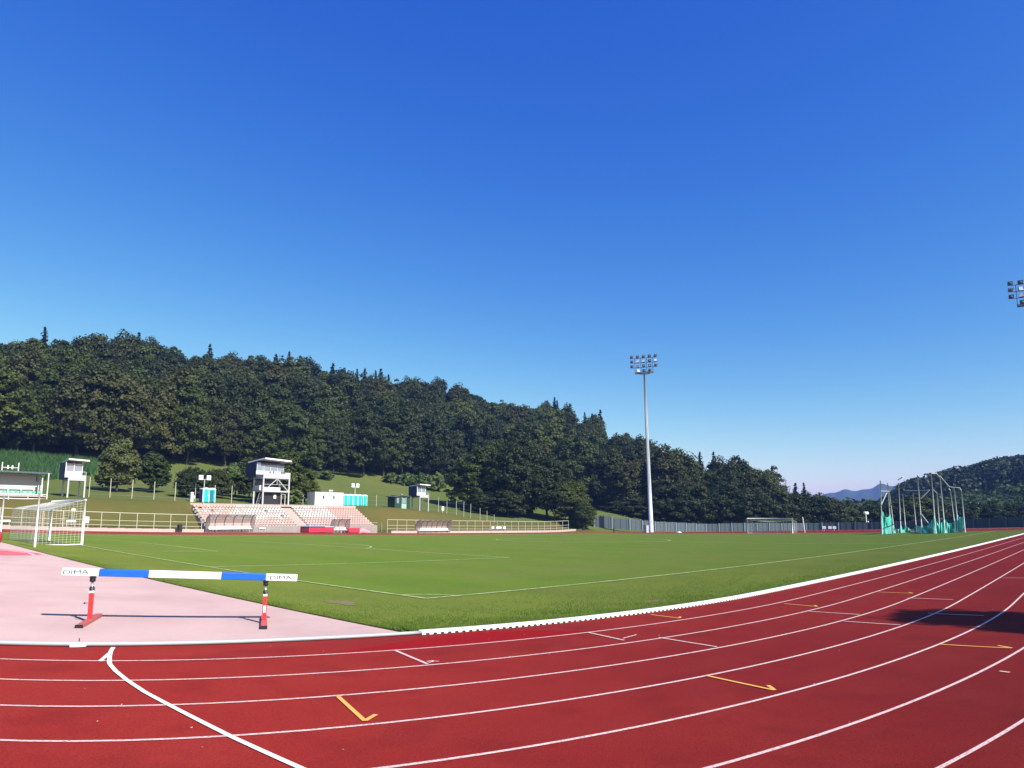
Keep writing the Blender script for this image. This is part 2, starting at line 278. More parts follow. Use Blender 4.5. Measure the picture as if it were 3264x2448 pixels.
def join_strips(name, parts, mtl, kind='structure'):
    V_, F_, o = [], [], 0
    for v in parts:
        a, b = v.shape[:2]; i = np.arange(a*b).reshape(a, b)+o; F_ += np.stack([i[:-1,:-1],i[:-1,1:],i[1:,1:],i[1:,:-1]],-1).reshape(-1,4).tolist(); V_ += v.reshape(-1,3).tolist(); o += a*b
    me = bpy.data.meshes.new(name); me.from_pydata(V_, [], F_); me.materials.append(mtl); me.update()
    ob = bpy.data.objects.new(name, me); C.objects.link(ob); return tag(ob, kind=kind)
def lane(i, off=0):
    r = RB+1.22*i+off; return [(b[0]+n_[0]*r, BY+n_[1]*r) for b, n_ in zip(B0, NN)]
ln = [strip('', lane(i)+lane(i)[:1], .047, None, .006) for i in range(1, 9)]
join_strips('lane_line', ln, M['line'])
mk = []
def mark(a, b, wd=.05, dz=.009): mk.append(strip('', [a, b], wd, None, dz))
for a, b in [((-4.92,-37.68),(-5.22,-38.75)),((-1.36,-38.55),(-1.66,-39.53)),((-1.04,-39.82),(-1.28,-41.01)),((2.69,-41.73),(2.62,-42.81)),((-1.30,-45.0),(-1.36,-45.13)),((3.9,-40.6),(3.85,-41.7)),((7.6,-41.8),(7.5,-42.9)),((14.6,-43.1),(14.6,-44.1)),((4.6,-42.9),(4.5,-44.0))]: mark(a, b)
for q in range(5): mark((-1.62+.12*q,-39.42+.01*q),(-1.50+.12*q,-39.40+.01*q), .035) if q else None
for a, b in [((-5.15,-38.70),(-5.02,-38.66)),((-5.06,-38.60),(-4.98,-38.72)),((-5.12,-38.62),(-5.0,-38.62))]: mark(a, b, .03)
join_strips('cross_line', mk, M['line'])
mk = []; mark((-.95,-45.3),(-1.15,-46.3), .05); mark((-2.3,-36.95),(-2.2,-36.9),.03); join_strips('worn_cross_line', mk, M['line_far'])
br = [(-8.22,-35.33),(-8.34,-35.6),(-8.50,-36.05),(-8.64,-36.5),(-8.71,-36.96),(-8.76,-37.52),(-8.79,-38.2),(-8.78,-38.79),(-8.75,-40.2),(-8.70,-41.25),(-8.66,-42.4),(-8.6,-44.0)]
join_strips('break_line', [strip('', br, .06, None, .010, .1), strip('', [(-8.42,-35.78),(-8.70,-36.30)], .055, None, .012, .15)], M['line_bold'])
mk = []
for a, b, c in [((-7.16,-39.51),(-7.53,-40.54),(-7.31,-40.42)),((-3.31,-41.88),(-3.60,-42.95),(-3.41,-42.79)),((.62,-43.87),(.57,-45.0),(.76,-44.78)),((5.06,-39.59),(4.84,-40.50),(5.05,-40.36)),((1.47,-38.11),(1.34,-38.90),(1.55,-38.80)),((8.89,-40.75),(8.85,-41.7),(9.05,-41.55))]:
    b_ = (a[0]+(b[0]-a[0])*.955, a[1]+(b[1]-a[1])*.955); mark(a, b_, .05); mark(b_, (c[0]+b_[0]-b[0], c[1]+b_[1]-b[1]), .05, .011)
join_strips('yellow_mark', mk, M['yellow'])
# new rubber patch in the inside lane
pt_ = []; lo_ = [(-5.9,-37.28),(-4.6,-37.68),(-3.2,-38.1),(-2.0,-38.45),(-1.1,-38.62)]; hi_ = [(-5.86,-37.24),(-4.75,-37.0),(-3.6,-36.9),(-2.4,-37.55),(-1.15,-38.5)]
lo_ = [(BX0+math.cos(a)*(RB+1.18), math.sin(a)*(RB+1.18)) for a in [math.atan2(p[1]-BY, p[0]-BX0) for p in lo_]]
tt = np.linspace(0, 1, 14); lo_ = np.stack([np.interp(tt, np.linspace(0,1,5), np.array(lo_)[:, k]) for k in (0,1)], -1)
aa = np.arctan2(lo_[:, 1], lo_[:, 0]-BX0); ro = np.full(14, RB+1.19); ri = np.interp(tt, [0,.28,.5,.75,1], [RB+1.17,RB+.55,RB+.08,RB+.5,RB+1.15])
rr_ = ri[:, None]+(ro-ri)[:, None]*np.linspace(0, 1, 4)
v = survey(BX0+np.cos(aa)[:, None]*rr_, BY+np.sin(aa)[:, None]*rr_); v[..., 2] += .005
tag(grid_mesh('track_patch', v, M['patch']), kind='structure')
# infield: pitch grass, verge grass, pink D areas
def infield(name, x0, x1, ny, mtl, dz, step, ymax=None, yspan=None):
    xs = np.arange(x0, x1+1e-6, step); xs[-1] = x1
    u = np.sin(np.linspace(-1, 1, ny)*math.pi/2)
    dx = np.where(xs < BX0, BX0-xs, np.where(xs > BX1, xs-BX1, 0)); hw = np.sqrt(np.maximum((RB-.06)**2-dx**2, 1e-4))
    X = np.repeat(xs[:, None], ny, 1)
    Y = BY+hw[:, None]*u[None] if yspan is None else np.interp(np.linspace(0,1,ny), [0,1], yspan)[None].repeat(len(xs), 0)
    v = survey(X, Y); v[..., 2] += dz; return grid_mesh(name, v, mtl)
DX = -3.72
o = infield('high_jump_apron', BX0-RB+.08, DX, 120, M['pink'], 0, .7); tag(o, kind='structure')
o = infield('far_apron', 103.5, BX1+RB-.1, 60, M['track'], 0, 2); tag(o, kind='structure')
o = infield('verge_grass', DX, 103.5, 130, M['turf2'], .02, 1.0); tag(o, kind='structure')
LP, HW = 99.3, 32.66
o = infield('football_pitch', 0, LP, 66, M['turf'], .028, 1.2, yspan=(-HW, HW)); tag(o, kind='structure')
mk = []
def pl(a, b, wd=.12): mk.append(strip('', [a, b], wd, None, .036, 1))
pl((0,-HW),(LP,-HW)); pl((0,-HW),(0,HW)); pl((0,HW),(LP,HW)); pl((LP,-HW),(LP,HW)); pl((LP/2,-HW),(LP/2,HW))
for s in (-1, 1):
    pl((0,s*20.16),(16.5,s*20.16)); pl((0,s*9.16),(5.5,s*9.16)); pl((LP,s*20.16),(LP-16.5,s*20.16))
pl((16.5,-20.16),(16.5,20.16)); pl((5.5,-9.16),(5.5,9.16)); pl((LP-16.5,-20.16),(LP-16.5,20.16))
mk.append(strip('', [(11+9.15*math.cos(a), 9.15*math.sin(a)) for a in np.linspace(-.925, .925, 24)], .12, None, .036, .6))
mk.append(strip('', [(LP/2+9.15*math.cos(a), 9.15*math.sin(a)) for a in np.linspace(0, 6.283, 60)], .12, None, .036, .6))
mk.append(strip('', [(math.cos(a), -HW+math.sin(a)) for a in np.linspace(0, math.pi/2, 12)], .1, None, .036, .2))
join_strips('pitch_line', mk, M['chalk'])
def blob(name, X0, Y0, rx, ry, mtl, dz, seed=0):
    rg = np.random.default_rng(seed); an = np.linspace(0, 2*math.pi, 25); k = 1+.25*np.sin(3*an+seed)+.12*np.sin(7*an); rad = np.array([.001,.5,1])
    v = survey(X0+np.cos(an)[None]*rx*k[None]*rad[:, None], Y0+np.sin(an)[None]*ry*k[None]*rad[:, None]); v[..., 2] += dz; return tag(grid_mesh(name, v, mtl), kind='structure')
blob('soil_patch', -2.15, -32.2, .25, .5, M['soil'], .0275, 1); blob('soil_patch', 3.6, -37.0, .5, .25, M['soil'], .0275, 3)
# darker rubber run-up on the apron with a white arc
v = []
xs = np.linspace(-24, -4.0, 24); y0 = -13.6+(xs+4.0)*-.03+np.where(xs>-5.2,(xs+5.2)*1.1,0); y1 = -8.7+0*xs-np.where(xs>-5.2,(xs+5.2)*2.2,0)
yy = y0[:, None]+(y1-y0)[:, None]*np.linspace(0,1,6); vv = survey(np.repeat(xs[:,None],6,1), yy); vv[..., 2] += .005
tag(grid_mesh('dark_runup', vv, M['dred']), kind='structure')
join_strips('runup_line', [strip('', [(-8,-8.9),(-6,-9.2),(-5.0,-10.2),(-4.4,-11.5),(-4.45,-12.9)], .12, None, .011, .3)], M['line_bold'])
# concrete edge along the far straight and asphalt path round the track
o = ring('outer_path', RB+10.4, RB+11.6, 2, M['conc_pink'], -.01); tag(o, kind='structure')
# ------------------------------------------------------------------ kerbs
def kerb_poly(i0, i1): return [(b[0]+n_[0]*(RB-.03), n_[1]*(RB-.03)) for b, n_ in zip(B0[i0:i1], NN[i0:i1])]
n_line = next(i for i, s in enumerate(ST) if s[3] == 0)
arc0 = next(i for i, s in enumerate(ST) if s[0] == BX0 and s[3] == 0)
full = [(b[0]+n_[0]*(RB-.03), BY+n_[1]*(RB-.03)) for b, n_ in zip(B0, NN)]
order = full[arc0:]+full[:n_line]                                # from the far bend round to the near straight
i_d = min(range(len(order)), key=lambda i: abs(order[i][0]-DX)+abs(order[i][1]+36.4)*.5)
def resample(P2, step):
    P2 = np.array(P2); t = np.concatenate([[0], np.cumsum(np.hypot(*np.diff(P2, axis=0).T))]); k = int(t[-1]/step)+1; tt = np.linspace(0, t[-1], k)
    return np.stack([np.interp(tt, t, P2[:, 0]), np.interp(tt, t, P2[:, 1])], -1)
q = resample(order[i_d:], .07); q = q[q[:, 0] < 80]              # white castellated kerb
mb = MB(); V3 = survey(q[:, 0], q[:, 1]); d = np.gradient(V3[:, :2], axis=0); d /= np.linalg.norm(d, axis=1)[:, None]
NI = np.stack([-d[:, 1], d[:, 0]], -1)                           # towards the infield
for i in range(len(q)-1):
    a, b = V3[i], V3[i+1]; na, nb = NI[i], NI[i+1]
    def pp(v, nn, off, z): return (v[0]+nn[0]*off, v[1]+nn[1]*off, v[2]+z)
    mb.quad(pp(a,na,-.035,.052), pp(b,nb,-.035,.052), pp(b,nb,.125,.062), pp(a,na,.125,.062))
    mb.quad(pp(a,na,-.035,.025), pp(b,nb,-.035,.025), pp(b,nb,-.035,.052), pp(a,na,-.035,.052))
    mb.quad(pp(b,nb,.125,-.02), pp(a,na,.125,-.02), pp(a,na,.125,.062), pp(b,nb,.125,.062))
    if i % 2 == 0: mb.box((0,0,0),(0,0,0)) if False else mb.quad(pp(a,na,-.045,.0), pp(b,nb,-.045,.0), pp(b,nb,-.036,.051), pp(a,na,-.036,.051))
    mb.mi = 1; mb.quad(pp(a,na,-.0345,-.01), pp(b,nb,-.0345,-.01), pp(b,nb,-.0345,.0255), pp(a,na,-.0345,.0255)); mb.mi = 0  # black strip behind the teeth paints the shade in the gaps
o = mb.build('track_kerb', [M['kerb'], M['black']]); tag(o, 'long white toothed kerb curving between grass and red lanes', 'kerb')
q = resample(order[:i_d+1], .25); q = q[q[:, 1] < -20]
ang = np.arctan2(q[:, 1]-BY, q[:, 0]-BX0); ext = .34*sstep((-5-q[:, 0])/8); q = np.stack([q[:, 0]+np.cos(ang)*ext, q[:, 1]+np.sin(ang)*ext], -1)
V3 = survey(q[:, 0], q[:, 1]); V3[:, 2] += .035
mb = MB(); mb.tube([tuple(p) for p in V3], .032, 8); o = mb.build('kerb_rail', M['rail'], smooth=True); tag(o, 'smooth grey metal kerb rail along the edge of the pink apron', 'kerb')
mb = MB(); c = SP(-8.62,-35.02); 
ck = empty('rail_bracket', c, 'small white bracket plate clipped under the grey kerb rail', 'bracket', rz=R(-24))
mb.box((-.10,-.085,.0),(.10,-.02,.035)); mb.build('plate', M['white'], ck, bevel=.005); mb = MB(); mb.tube([(0,-.0,.05),(0,0,.11)],.007,6); mb.build('pin', M['black'], ck)
# ------------------------------------------------------------------ grass blades
def blades(name, P2, hts, mtl, wd=.012, dz=.02, label=None, cat=None):
    k = len(P2); v = survey(P2[:, 0], P2[:, 1]) if P2.shape[1] == 2 else P2
    a = rng.uniform(0, 2*math.pi, k); dx, dy = np.cos(a)*wd, np.sin(a)*wd; lx, ly = rng.normal(0, .35, k)*hts, rng.normal(0, .35, k)*hts
    z = v[:, 2]+dz
    vv = np.stack([np.stack([v[:, 0]-dx, v[:, 1]-dy, z], -1), np.stack([v[:, 0]+dx, v[:, 1]+dy, z], -1), np.stack([v[:, 0]+lx, v[:, 1]+ly, z+hts], -1)], 1).reshape(-1, 3)
    me = bpy.data.meshes.new(name); me.from_pydata(vv.tolist(), [], np.arange(3*k).reshape(-1, 3).tolist()); me.materials.append(mtl); me.update()
    o = bpy.data.objects.new(name, me); C.objects.link(o); return tag(o, label, cat, kind='stuff')
P2 = []
k = 60000; t = rng.random(k)**1.6*26; off = rng.exponential(.35, k)  # along the kerb
ang0 = math.atan2(-36.4, DX-BX0); al = ang0+t/RB; onarc = al < -math.pi/2
X = np.where(onarc, BX0+np.cos(al)*(RB-.18-off), BX0+(al+math.pi/2)*RB); Y = BY+np.where(onarc, np.sin(al)*(RB-.18-off), -(RB-.18-off))
m_ = X > DX+.02; P2.append(np.stack([X[m_], Y[m_]], -1))
k = 26000; yy = -36.3+rng.random(k)**1.5*22; P2.append(np.stack([DX+.02+rng.exponential(.22, k), yy], -1))
k = 45000; X = DX+rng.exponential(5.5, k); Y = -38+1.5*rng.exponential(1., k)+.05*(X-DX)**2*.2; m_ = (np.hypot(X-BX0, Y-BY) < RB-.2); P2.append(np.stack([X[m_], Y[m_]], -1))
P2 = np.vstack(P2); hts = rng.uniform(.012, .032, len(P2)); hts[:60000] *= 1.9; cl = np.sin(P2[:, 0]*2.3+np.sin(P2[:, 1]*1.7))*np.sin(P2[:, 1]*2.9+P2[:, 0]); hts *= 1+.6*cl
blades('grass', P2, hts, M['blade'], .006, .02, 'short grass blades thick along the kerb and apron edge', 'grass')
k = 260; X = rng.uniform(-9, 12, k); th = rng.uniform(-2.2, -1.2, k); rr_ = RB+rng.uniform(.2, 9.6, k); v = survey(BX0+np.cos(th)*rr_, BY+np.sin(th)*rr_)
sz = rng.uniform(.004, .014, k); mb = MB()
for p, q_, a_ in zip(v, sz, rng.uniform(0, 3.14, k)):
    c_, s_ = math.cos(a_)*q_, math.sin(a_)*q_; mb.mi = 0 if q_ > .008 else 1; mb.quad((p[0]-c_,p[1]-s_,p[2]+.006),(p[0]+s_*.7,p[1]-c_*.7,p[2]+.006),(p[0]+c_,p[1]+s_,p[2]+.010),(p[0]-s_*.7,p[1]+c_*.7,p[2]+.008))
tag(mb.build('litter', [M['seatw'], M['bark']]), 'tiny pale and brown crumbs scattered over the red lanes', 'litter', kind='stuff')
# ------------------------------------------------------------------ steeplechase barrier
pL, pR = Vector((-7.76,-32.68)), Vector((-5.09,-34.06)); u2 = (pR-pL).normalized(); c2 = (pL+pR)/2
base = SP(c2.x, c2.y); a0 = SP(pL.x, pL.y); b0 = SP(pR.x, pR.y); rz = math.atan2((b0-a0).y, (b0-a0).x); half = (b0-a0).length/2
bar = empty('steeplechase_barrier', (base.x, base.y, (a0.z+b0.z)/2), 'blue and white steeplechase barrier on two red feet standing on the pink apron', 'barrier', rz=rz)
dzL = (b0.z-a0.z)/2; tilt = -math.atan2(dzL, half); lift = 0
Lb = 1.945; segs = [(-Lb,-1.375,'white'),(-1.375,-.60,'blue'),(-.60,.605,'white'),(.605,1.375,'blue'),(1.375,Lb,'white')]
for x0, x1, mm in segs:
    mb = MB(); mb.box((x0+.003,-.0635,.787),(x1-.003,.0635,.914)); o = mb.build('beam_section', M[mm], bar, bevel=.012); o.rotation_euler.y = tilt; o.location.z = lift
def text_mesh(name, body, size, mtl, parent, loc, rot, sx=1):
    cu = bpy.data.curves.new(name, 'FONT'); cu.body = body; cu.size = size; cu.align_x = 'CENTER'; cu.align_y = 'CENTER'; cu.extrude = .001; cu.offset = 0
    t = bpy.data.objects.new(name, cu); C.objects.link(t); dg = bpy.context.evaluated_depsgraph_get(); me = bpy.data.meshes.new_from_object(t.evaluated_get(dg)); bpy.data.objects.remove(t)
    me.materials.clear(); me.materials.append(mtl); o = bpy.data.objects.new(name, me); C.objects.link(o); o.parent = parent; o.location = loc; o.rotation_euler = rot; o.scale = (sx, 1, 1); return o
for x in (-1.68, 1.68): text_mesh('lettering', 'DIMA', .094, M['black'], bar, (x,-.0655,.850-x*math.tan(tilt)+lift), (R(90),0,0), 1.7)
def BL(o, z): o.location.z = z; return o
for s in (-1, 1):
    x = s*half; zo = s*dzL
    ft = MB(); ft.box((x-.055,-.72,.0),(x+.055,.72,.06)); fo = BL(ft.build('foot', M['redtop'], bar, bevel=.006), zo)
    mb = MB(); mb.box((x-.058,-.735,.0),(x+.058,-.72,.062)); mb.build('end_cap', M['black'], fo)
    mb = MB(); mb.bar((x,0,.055),(x,0,.50),.072,.05); lg = BL(mb.build('leg', M['red'], bar, bevel=.008), zo)
    if s > 0: mb = MB(); mb.box((x-.02,-.0285,.20),(x+.02,-.0262,.33)); mb.build('label_plate', M['white'], lg)
    else: mb = MB(); mb.tube([(x-.035,0,.33),(x-.085,0,.33)],.006,6); mb.tube([(x-.085,0,.33),(x-.11,0,.33)],[.02,.014],8); mb.build('clamp_knob', M['dsteel'], lg)
    mb = MB(); mb.box((x-.038,-.034,.50),(x+.038,.034,.545)); BL(mb.build('collar', M['white'], bar, bevel=.004), zo)
    mb = MB(); mb.tube([(x,0,.545),(x,0,.57),(x,0,.572),(x,0,.615)],[.048,.036,.05,.026],10); BL(mb.build('lower_clamp', M['black'], bar), zo)
    mb = MB(); mb.tube([(x,0,.60),(x,0,.70)],.02,10); BL(mb.build('inner_tube', M['steel'], bar, smooth=True), zo)
    mb = MB(); mb.tube([(x,0,.69),(x,0,.71),(x,0,.712),(x,0,.76),(x,0,.762),(x,0,.787)],[.04,.05,.045,.045,.06,.035],10); BL(mb.build('upper_clamp', M['black'], bar), zo)
# ------------------------------------------------------------------ football goals
def net_panel(mb, A, B, D, E_, nu, nv, sag=0):                   # string net over quad A B D E
    A, B, D, E_ = map(Vector, (A, B, D, E_))
    def p(u, v): q = A.lerp(B, u).lerp(E_.lerp(D, u), v); q.z -= sag*math.sin(math.pi*u)*math.sin(math.pi*v); return q
    for i in range(nu+1): mb.tube([p(i/nu, j/8) for j in range(9)], mb.r, 3, False)
    for j in range(nv+1): mb.tube([p(i/8, j/nv) for i in range(9)], mb.r, 3, False)
def goal(loc, rz, label, fine, depth=2.0):
    g = empty('football_goal', loc, label, 'goal', 'football goals', rz=rz)  # local +x = behind the goal line, y along it
    for s in (-1, 1):
        mb = MB(); mb.tube([(0,s*3.66,0),(0,s*3.66,2.44)],.06,10); mb.build('post', M['white'], g, smooth=True)
    mb = MB(); mb.tube([(0,-3.72,2.44),(0,3.72,2.44)],.06,10); mb.build('crossbar', M['white'], g, smooth=True)
    mb = MB(); mb.tube([(0,-3.66,.03),(depth,-3.66,.03),(depth,3.66,.03),(0,3.66,.03)],.03,6)
    mb.build('ground_frame', M['white'], g)
    mb = MB(); mb.r = .004 if fine else .014; nu = 34 if fine else 14
    for s in (-1, 1): net_panel(mb, (0,s*3.66,2.4),(depth,s*3.6,2.0),(depth,s*3.66,.05),(0,s*3.66,.05), nu//3, nu//2)
    net_panel(mb, (depth,-3.66,2.0),(depth,3.66,2.0),(depth,3.66,.05),(depth,-3.66,.05), nu, nu//2)
    net_panel(mb, (0,-3.66,2.42),(0,3.66,2.42),(depth,3.66,2.0),(depth,-3.66,2.0), nu, nu//3, .3)
    nn = mb.build('net', M['offwhite'], g)
    # gathered cloth-like roof of the net
    rows = []
    for i in range(25):
        u = i/24; row = []
        for j in range(7):
            v_ = j/6; row.append(((depth+.0)*v_, -3.66+7.32*u, 2.43-.42*v_-.34*math.sin(math.pi*u)*math.sin(math.pi*min(1,v_*.9+.1))-.05*math.sin(9*u+4*v_)))
        rows.append(row)
    o = grid_mesh('net_roof', np.array(rows), M['netwhite']); o.parent = g
    return g
gp = SP(0, 0); tl = SP(0, 3.66)-SP(0,-3.66)
goal(gp, math.atan2(tl.y, tl.x)+math.pi/2, 'white football goal at left seen almost from the side, near the pink apron', True)
gp = SP(LP, 0); goal(gp, 0, 'distant white football goal seen from the front beyond the pitch', False, 1.8)
for X, Y, hgt, lab in ((-3.05,-6.45,2.62,'slim white net pole behind the near goal, the one closest to the camera'),(-3.05,2.9,2.5,'slim white net pole behind the near goal at the picture edge')):
    b = SP(X, Y); mb = MB(); mb.tube([(0,0,-.05),(0,0,hgt)],.045,8); o = mb.build('net_pole', M['white'], loc=b, smooth=True); tag(o, lab, 'pole')
b = SP(-4.7,-4.3); bin_ = empty('red_bag_stack', b, 'bulging red sack with a purple cloth on top standing at the left apron edge', 'sack')
mb = MB(); mb.tube([(0,0,0.02),(0,0,.12),(0,0,.4),(0,0,.6),(.03,0,.72)],[.30,.38,.40,.37,.18],12); mb.build('sack', M['fabric'], bin_, smooth=True)
mb = MB(); mb.tube([(-.1,0,.66),(-.1,0,.8),(-.08,0,1.05)],[.22,.24,.1],10); mb.build('cloth', M['purple'], bin_, smooth=True)
# ------------------------------------------------------------------ far side: wall, fence, stand
YF = 49.9
def gfar(x): return gz(x, YF)
mb = MB(); x0, x1 = onY(-260,1690,49.4).x, onY(1819,1690,49.4).x; xs = np.arange(x0, x1, 2.)
for x in xs:
    if onY(664,1682,51).x-2 < x < onY(1199,1676,51).x+.5: continue
    z = gz(x+1, 49.4); mb.box((x,49.3,z-.4),(x+1.995,49.62,z+.42))
o = mb.build('edge_wall', M['conc_pink']); tag(o, 'low pale pinkish concrete wall along the far edge of the track', 'wall')
def rail_fence(x0, x1, ht, label, sp):
    f = empty('railing', (x0, YF, gfar(x0)), label, 'railing', 'cream railings along the far straight'); k = int(round((x1-x0)/sp)); zs_ = [gfar(x0+i*sp)-gfar(x0) for i in range(k+1)]
    for i in range(k+1):
        mb = MB(); mb.bar((i*sp,0,zs_[i]-.2),(i*sp,0,zs_[i]+ht),.07); mb.build('post', M['fence'], f)
    for hh, t in ((ht,.075),(ht*.58,.05),(ht*.33,.05)):
        mb = MB()
        for i in range(k): mb.bar((i*sp,0.001,zs_[i]+hh),((i+1)*sp,0.001,zs_[i+1]+hh), t)
        mb.build('rail', M['fence'], f)
rail_fence(onY(-150,1660,YF).x, onY(662,1660,YF).x, 2.35, 'cream three-rail railing left of the seating stand', 2.08)
rail_fence(onY(1235,1660,YF).x, onY(1819,1660,YF).x, 2.3, 'cream three-rail railing right of the seating stand', 2.1)
# seating stand
SX0, SX1 = onY(664,1682,51).x, onY(1199,1676,51).x; AX0, AX1 = onY(954,1680,51).x, onY(985,1680,51).x; print('stand', SX0, SX1, AX0, AX1)
f0 = onY(720,1679,51.2).z; top = onY(760,1608,57.4).z; NR = 9; rise = (top-f0)/NR; dep = 6.3/NR; bz = gz(44, 50.5)
st = empty('seating_stand', (SX0, 50.9, bz), 'concrete spectator stand with nine rows of faded pink and white seats', 'stand'); off = Vector((-SX0, -50.9, -bz))
mb = MB(); mb.mi = 0
for r in range(NR):
    y = 50.95+r*dep; mb.box((0,y-50.9,-.5),(SX1-SX0,57.6-50.9,f0-bz+r*rise-.001*r-.25)) if r == 0 else mb.box((0,y-50.9,f0-bz+(r-1)*rise-.25+.002),(SX1-SX0,57.6-50.9,f0-bz+r*rise-.25))
mb.build('terrace', M['concrete'], st)
mb = MB(); 
for r in range(NR): mb.box((AX0-SX0+.05,.03+r*dep-.2,f0-bz+(r-1)*rise-.2),(AX1-SX0-.05,.03+r*dep+dep-.2,f0-bz+(r-.5)*rise-.08)); mb.box((AX0-SX0+.05,.03+r*dep+dep/2-.2,f0-bz+(r-1)*rise-.2),(AX1-SX0-.05,.03+r*dep+dep-.19,f0-bz+r*rise-.08))
mb.build('stairway', M['conc_pink'], st)
mb = MB(); mb.box((0,-.25,-.5),(SX1-SX0,-.02,f0-bz+.1)); mb.build('front_wall', M['concrete'], st)
mb = MB(); mb.box((-.1,6.4,top-bz-.25),(SX1-SX0+.1,8.6,top-bz+.1)); mb.build('top_walkway', M['conc_pink'], st)
mb = MB()
for i in range(15): mb.bar((i*2.1+.2,-.3,-.1),(i*2.1+.2,-.3,f0-bz+.5),.05)
mb.bar((0,-.3,f0-bz+.5),(SX1-SX0,-.3,f0-bz+.5),.05); mb.build('front_railing', M['steel'], st)
def seat_geo(mb, x, y, z): mb.box((x-.175,y-.2,z),(x+.175,y+.16,z+.05)); mb.box((x-.175,y+.13,z+.05),(x+.175,y+.18,z+.30))
protos = {}
for nm in ('seatp','seatw'):
    mb = MB(); seat_geo(mb,0,0,0); me = bpy.data.meshes.new('seat'); me.from_pydata(mb.v, [], mb.f); me.materials.append(M[nm]); protos[nm] = me
cols = [x for x in np.arange(SX0+.35, AX0-.2, .5)]+[x for x in np.arange(AX1+.35, SX1-.2, .5)]
rest = MB(); cnt = 0
for r in range(NR):
    for x in cols:
        xr = x-44+ (r-4)*.3
        pinkish = (x < 37.5-(r-8)*-.5) or (x > 53.5) or r < 4 and not (36 < x < 41 and r > 2)
        if random.random() < .06: pinkish = not pinkish
        if random.random() < .012: continue
        y = .05+r*dep+.12; z = f0-bz+r*rise-.25+.18
        if cnt < 100 and r < 2:
            o = bpy.data.objects.new('seat', protos['seatp' if pinkish else 'seatw']); C.objects.link(o); o.parent = st; o.location = (x-SX0, y, z-.18+.18); cnt += 1
        else: rest.mi = 0 if pinkish else 1; seat_geo(rest, x-SX0, y, z)
tag(rest.build('seat', [M['seatp'], M['seatw']], st), 'faded pink and white seats of the upper rows', kind='stuff')
# dugouts
def dugout(x0, x1, ht, nseat, label, pyb=1697, pxb=740):
    Yd = 48.35; z = SP((x0+x1)/2, Yd).z; L_ = x1-x0
    g = empty('team_shelter', (x0, Yd, z), label, 'shelter', 'curved team shelters on the far touchline')
    prof = [(1.35,0),(1.38,.8),(1.33,1.4),(1.15,1.85),(.8,2.2),(.35,2.38),(-.05,2.4)]; prof = [(a, b*ht/2.4) for a, b in prof]
    rows = np.array([[(x, a, b) for a, b in prof] for x in np.linspace(0, L_, 13)]); o = grid_mesh('curved_shell', rows, M['dugout']); o.parent = g
    for s, x in enumerate((0, L_)):
        mb = MB(); k = len(prof); mb.quad(*([(x, a, b) for a, b in prof]+[(x, -.0, 1.2*ht/2.4), (x, .5, 0)])); mb.build('end_panel', M['dugout'], g)
    for x in np.linspace(0, L_, max(3, int(L_/1.15)+1)):
        mb = MB(); mb.tube([(x, a-.03, b) for a, b in prof], .045, 5); mb.build('rib', M['dsteel'], g)
    mb = MB(); mb.bar((0,.75,.38),(L_,.75,.38),.06); 
    for x in np.linspace(.3, L_-.3, max(2, int(L_/1.2))): mb.bar((x,.75,0),(x,.75,.38),.06)
    mb.build('bench_frame', M['dsteel'], g)
    for i in range(nseat):
        x = .35+(L_-.7)*i/max(1, nseat-1); mb = MB(); mb.box((x-.23,.5,.42),(x+.23,.95,.5)); mb.box((x-.21,.93,.48),(x+.21,1.0,.85)); mb.build('seat', M['white'], g, bevel=.02)
X = lambda px, Y=48.35: onY(px, 1697, Y).x
dugout(X(668), X(812), 2.45, 13, 'long brown-tinted team shelter with white seats in front of the left stand seats')
dugout(X(1068), X(1115), 2.2, 4, 'small brown-tinted team shelter between the red landing mats')
dugout(X(1340), X(1440), 2.3, 13, 'brown-tinted team shelter right of the seating stand before the railing')
# landing mats
def matbox(x0, x1, Y0, Y1, h, label, cover):
    z = SP((x0+x1)/2, (Y0+Y1)/2).z; g = empty('landing_mat', (x0, Y0, z), label, 'mat', 'red landing mats by the stand')
    mb = MB(); mb.box((0,0,.02),(x1-x0,Y1-Y0,h)); mb.build('cushion', M['fabric'], g, bevel=.08)
    if cover: mb = MB(); mb.box((-.1,-.1,h+.01),((x1-x0)*.62,Y1-Y0,h+.12)); mb.build('cover', M['fabricb'], g, bevel=.04); mb = MB(); mb.box(((x1-x0)*.63,-.05,h+.01),(x1-x0,Y1-Y0,h+.1)); mb.build('cover', M['offwhite'], g, bevel=.04)
matbox(X(984), X(1064), 48.3, 50.6, .85, 'big red landing mat under a blue and white cover left of the small shelter', True)
matbox(X(1114), X(1150), 48.6, 50.4, .8, 'plain red landing mat right of the small shelter', False)
z = SP(X(1160), 48.5).z; mb = MB(); mb.tube([(0,0,.03),(1.0,.2,.38),(2.0,.1,.15),(2.6,0,.05)],[.25,.45,.3,.1],8); o = mb.build('folded_sheet', M['pinkv'], loc=(X(1148),49.2,z), smooth=True); tag(o, 'crumpled pink plastic sheet lying right of the plain red mat', 'sheet')
for px0, px1, h, lab in ((567,573,.45,'low black case by the far wall left of the shelter'),(575,586,1.0,'upright black case by the far wall left of the shelter')):
    x = X(px0); z = SP(x, 48.9).z; mb = MB(); mb.box((0,0,0),(X(px1)-x,.6,h)); mb.mi=0; mb.box((.05,-.03,h*.3),(X(px1)-x-.05,-.001,h*.7)); mb.tube([(.08,.3,h),(.08,.3,h+.08),(.4,.3,h+.08),(.4,.3,h)],.015,5); o = mb.build('equipment_case', M['black'], loc=(x,48.9,z), bevel=.02); tag(o, lab, 'case', 'black cases by the far wall')
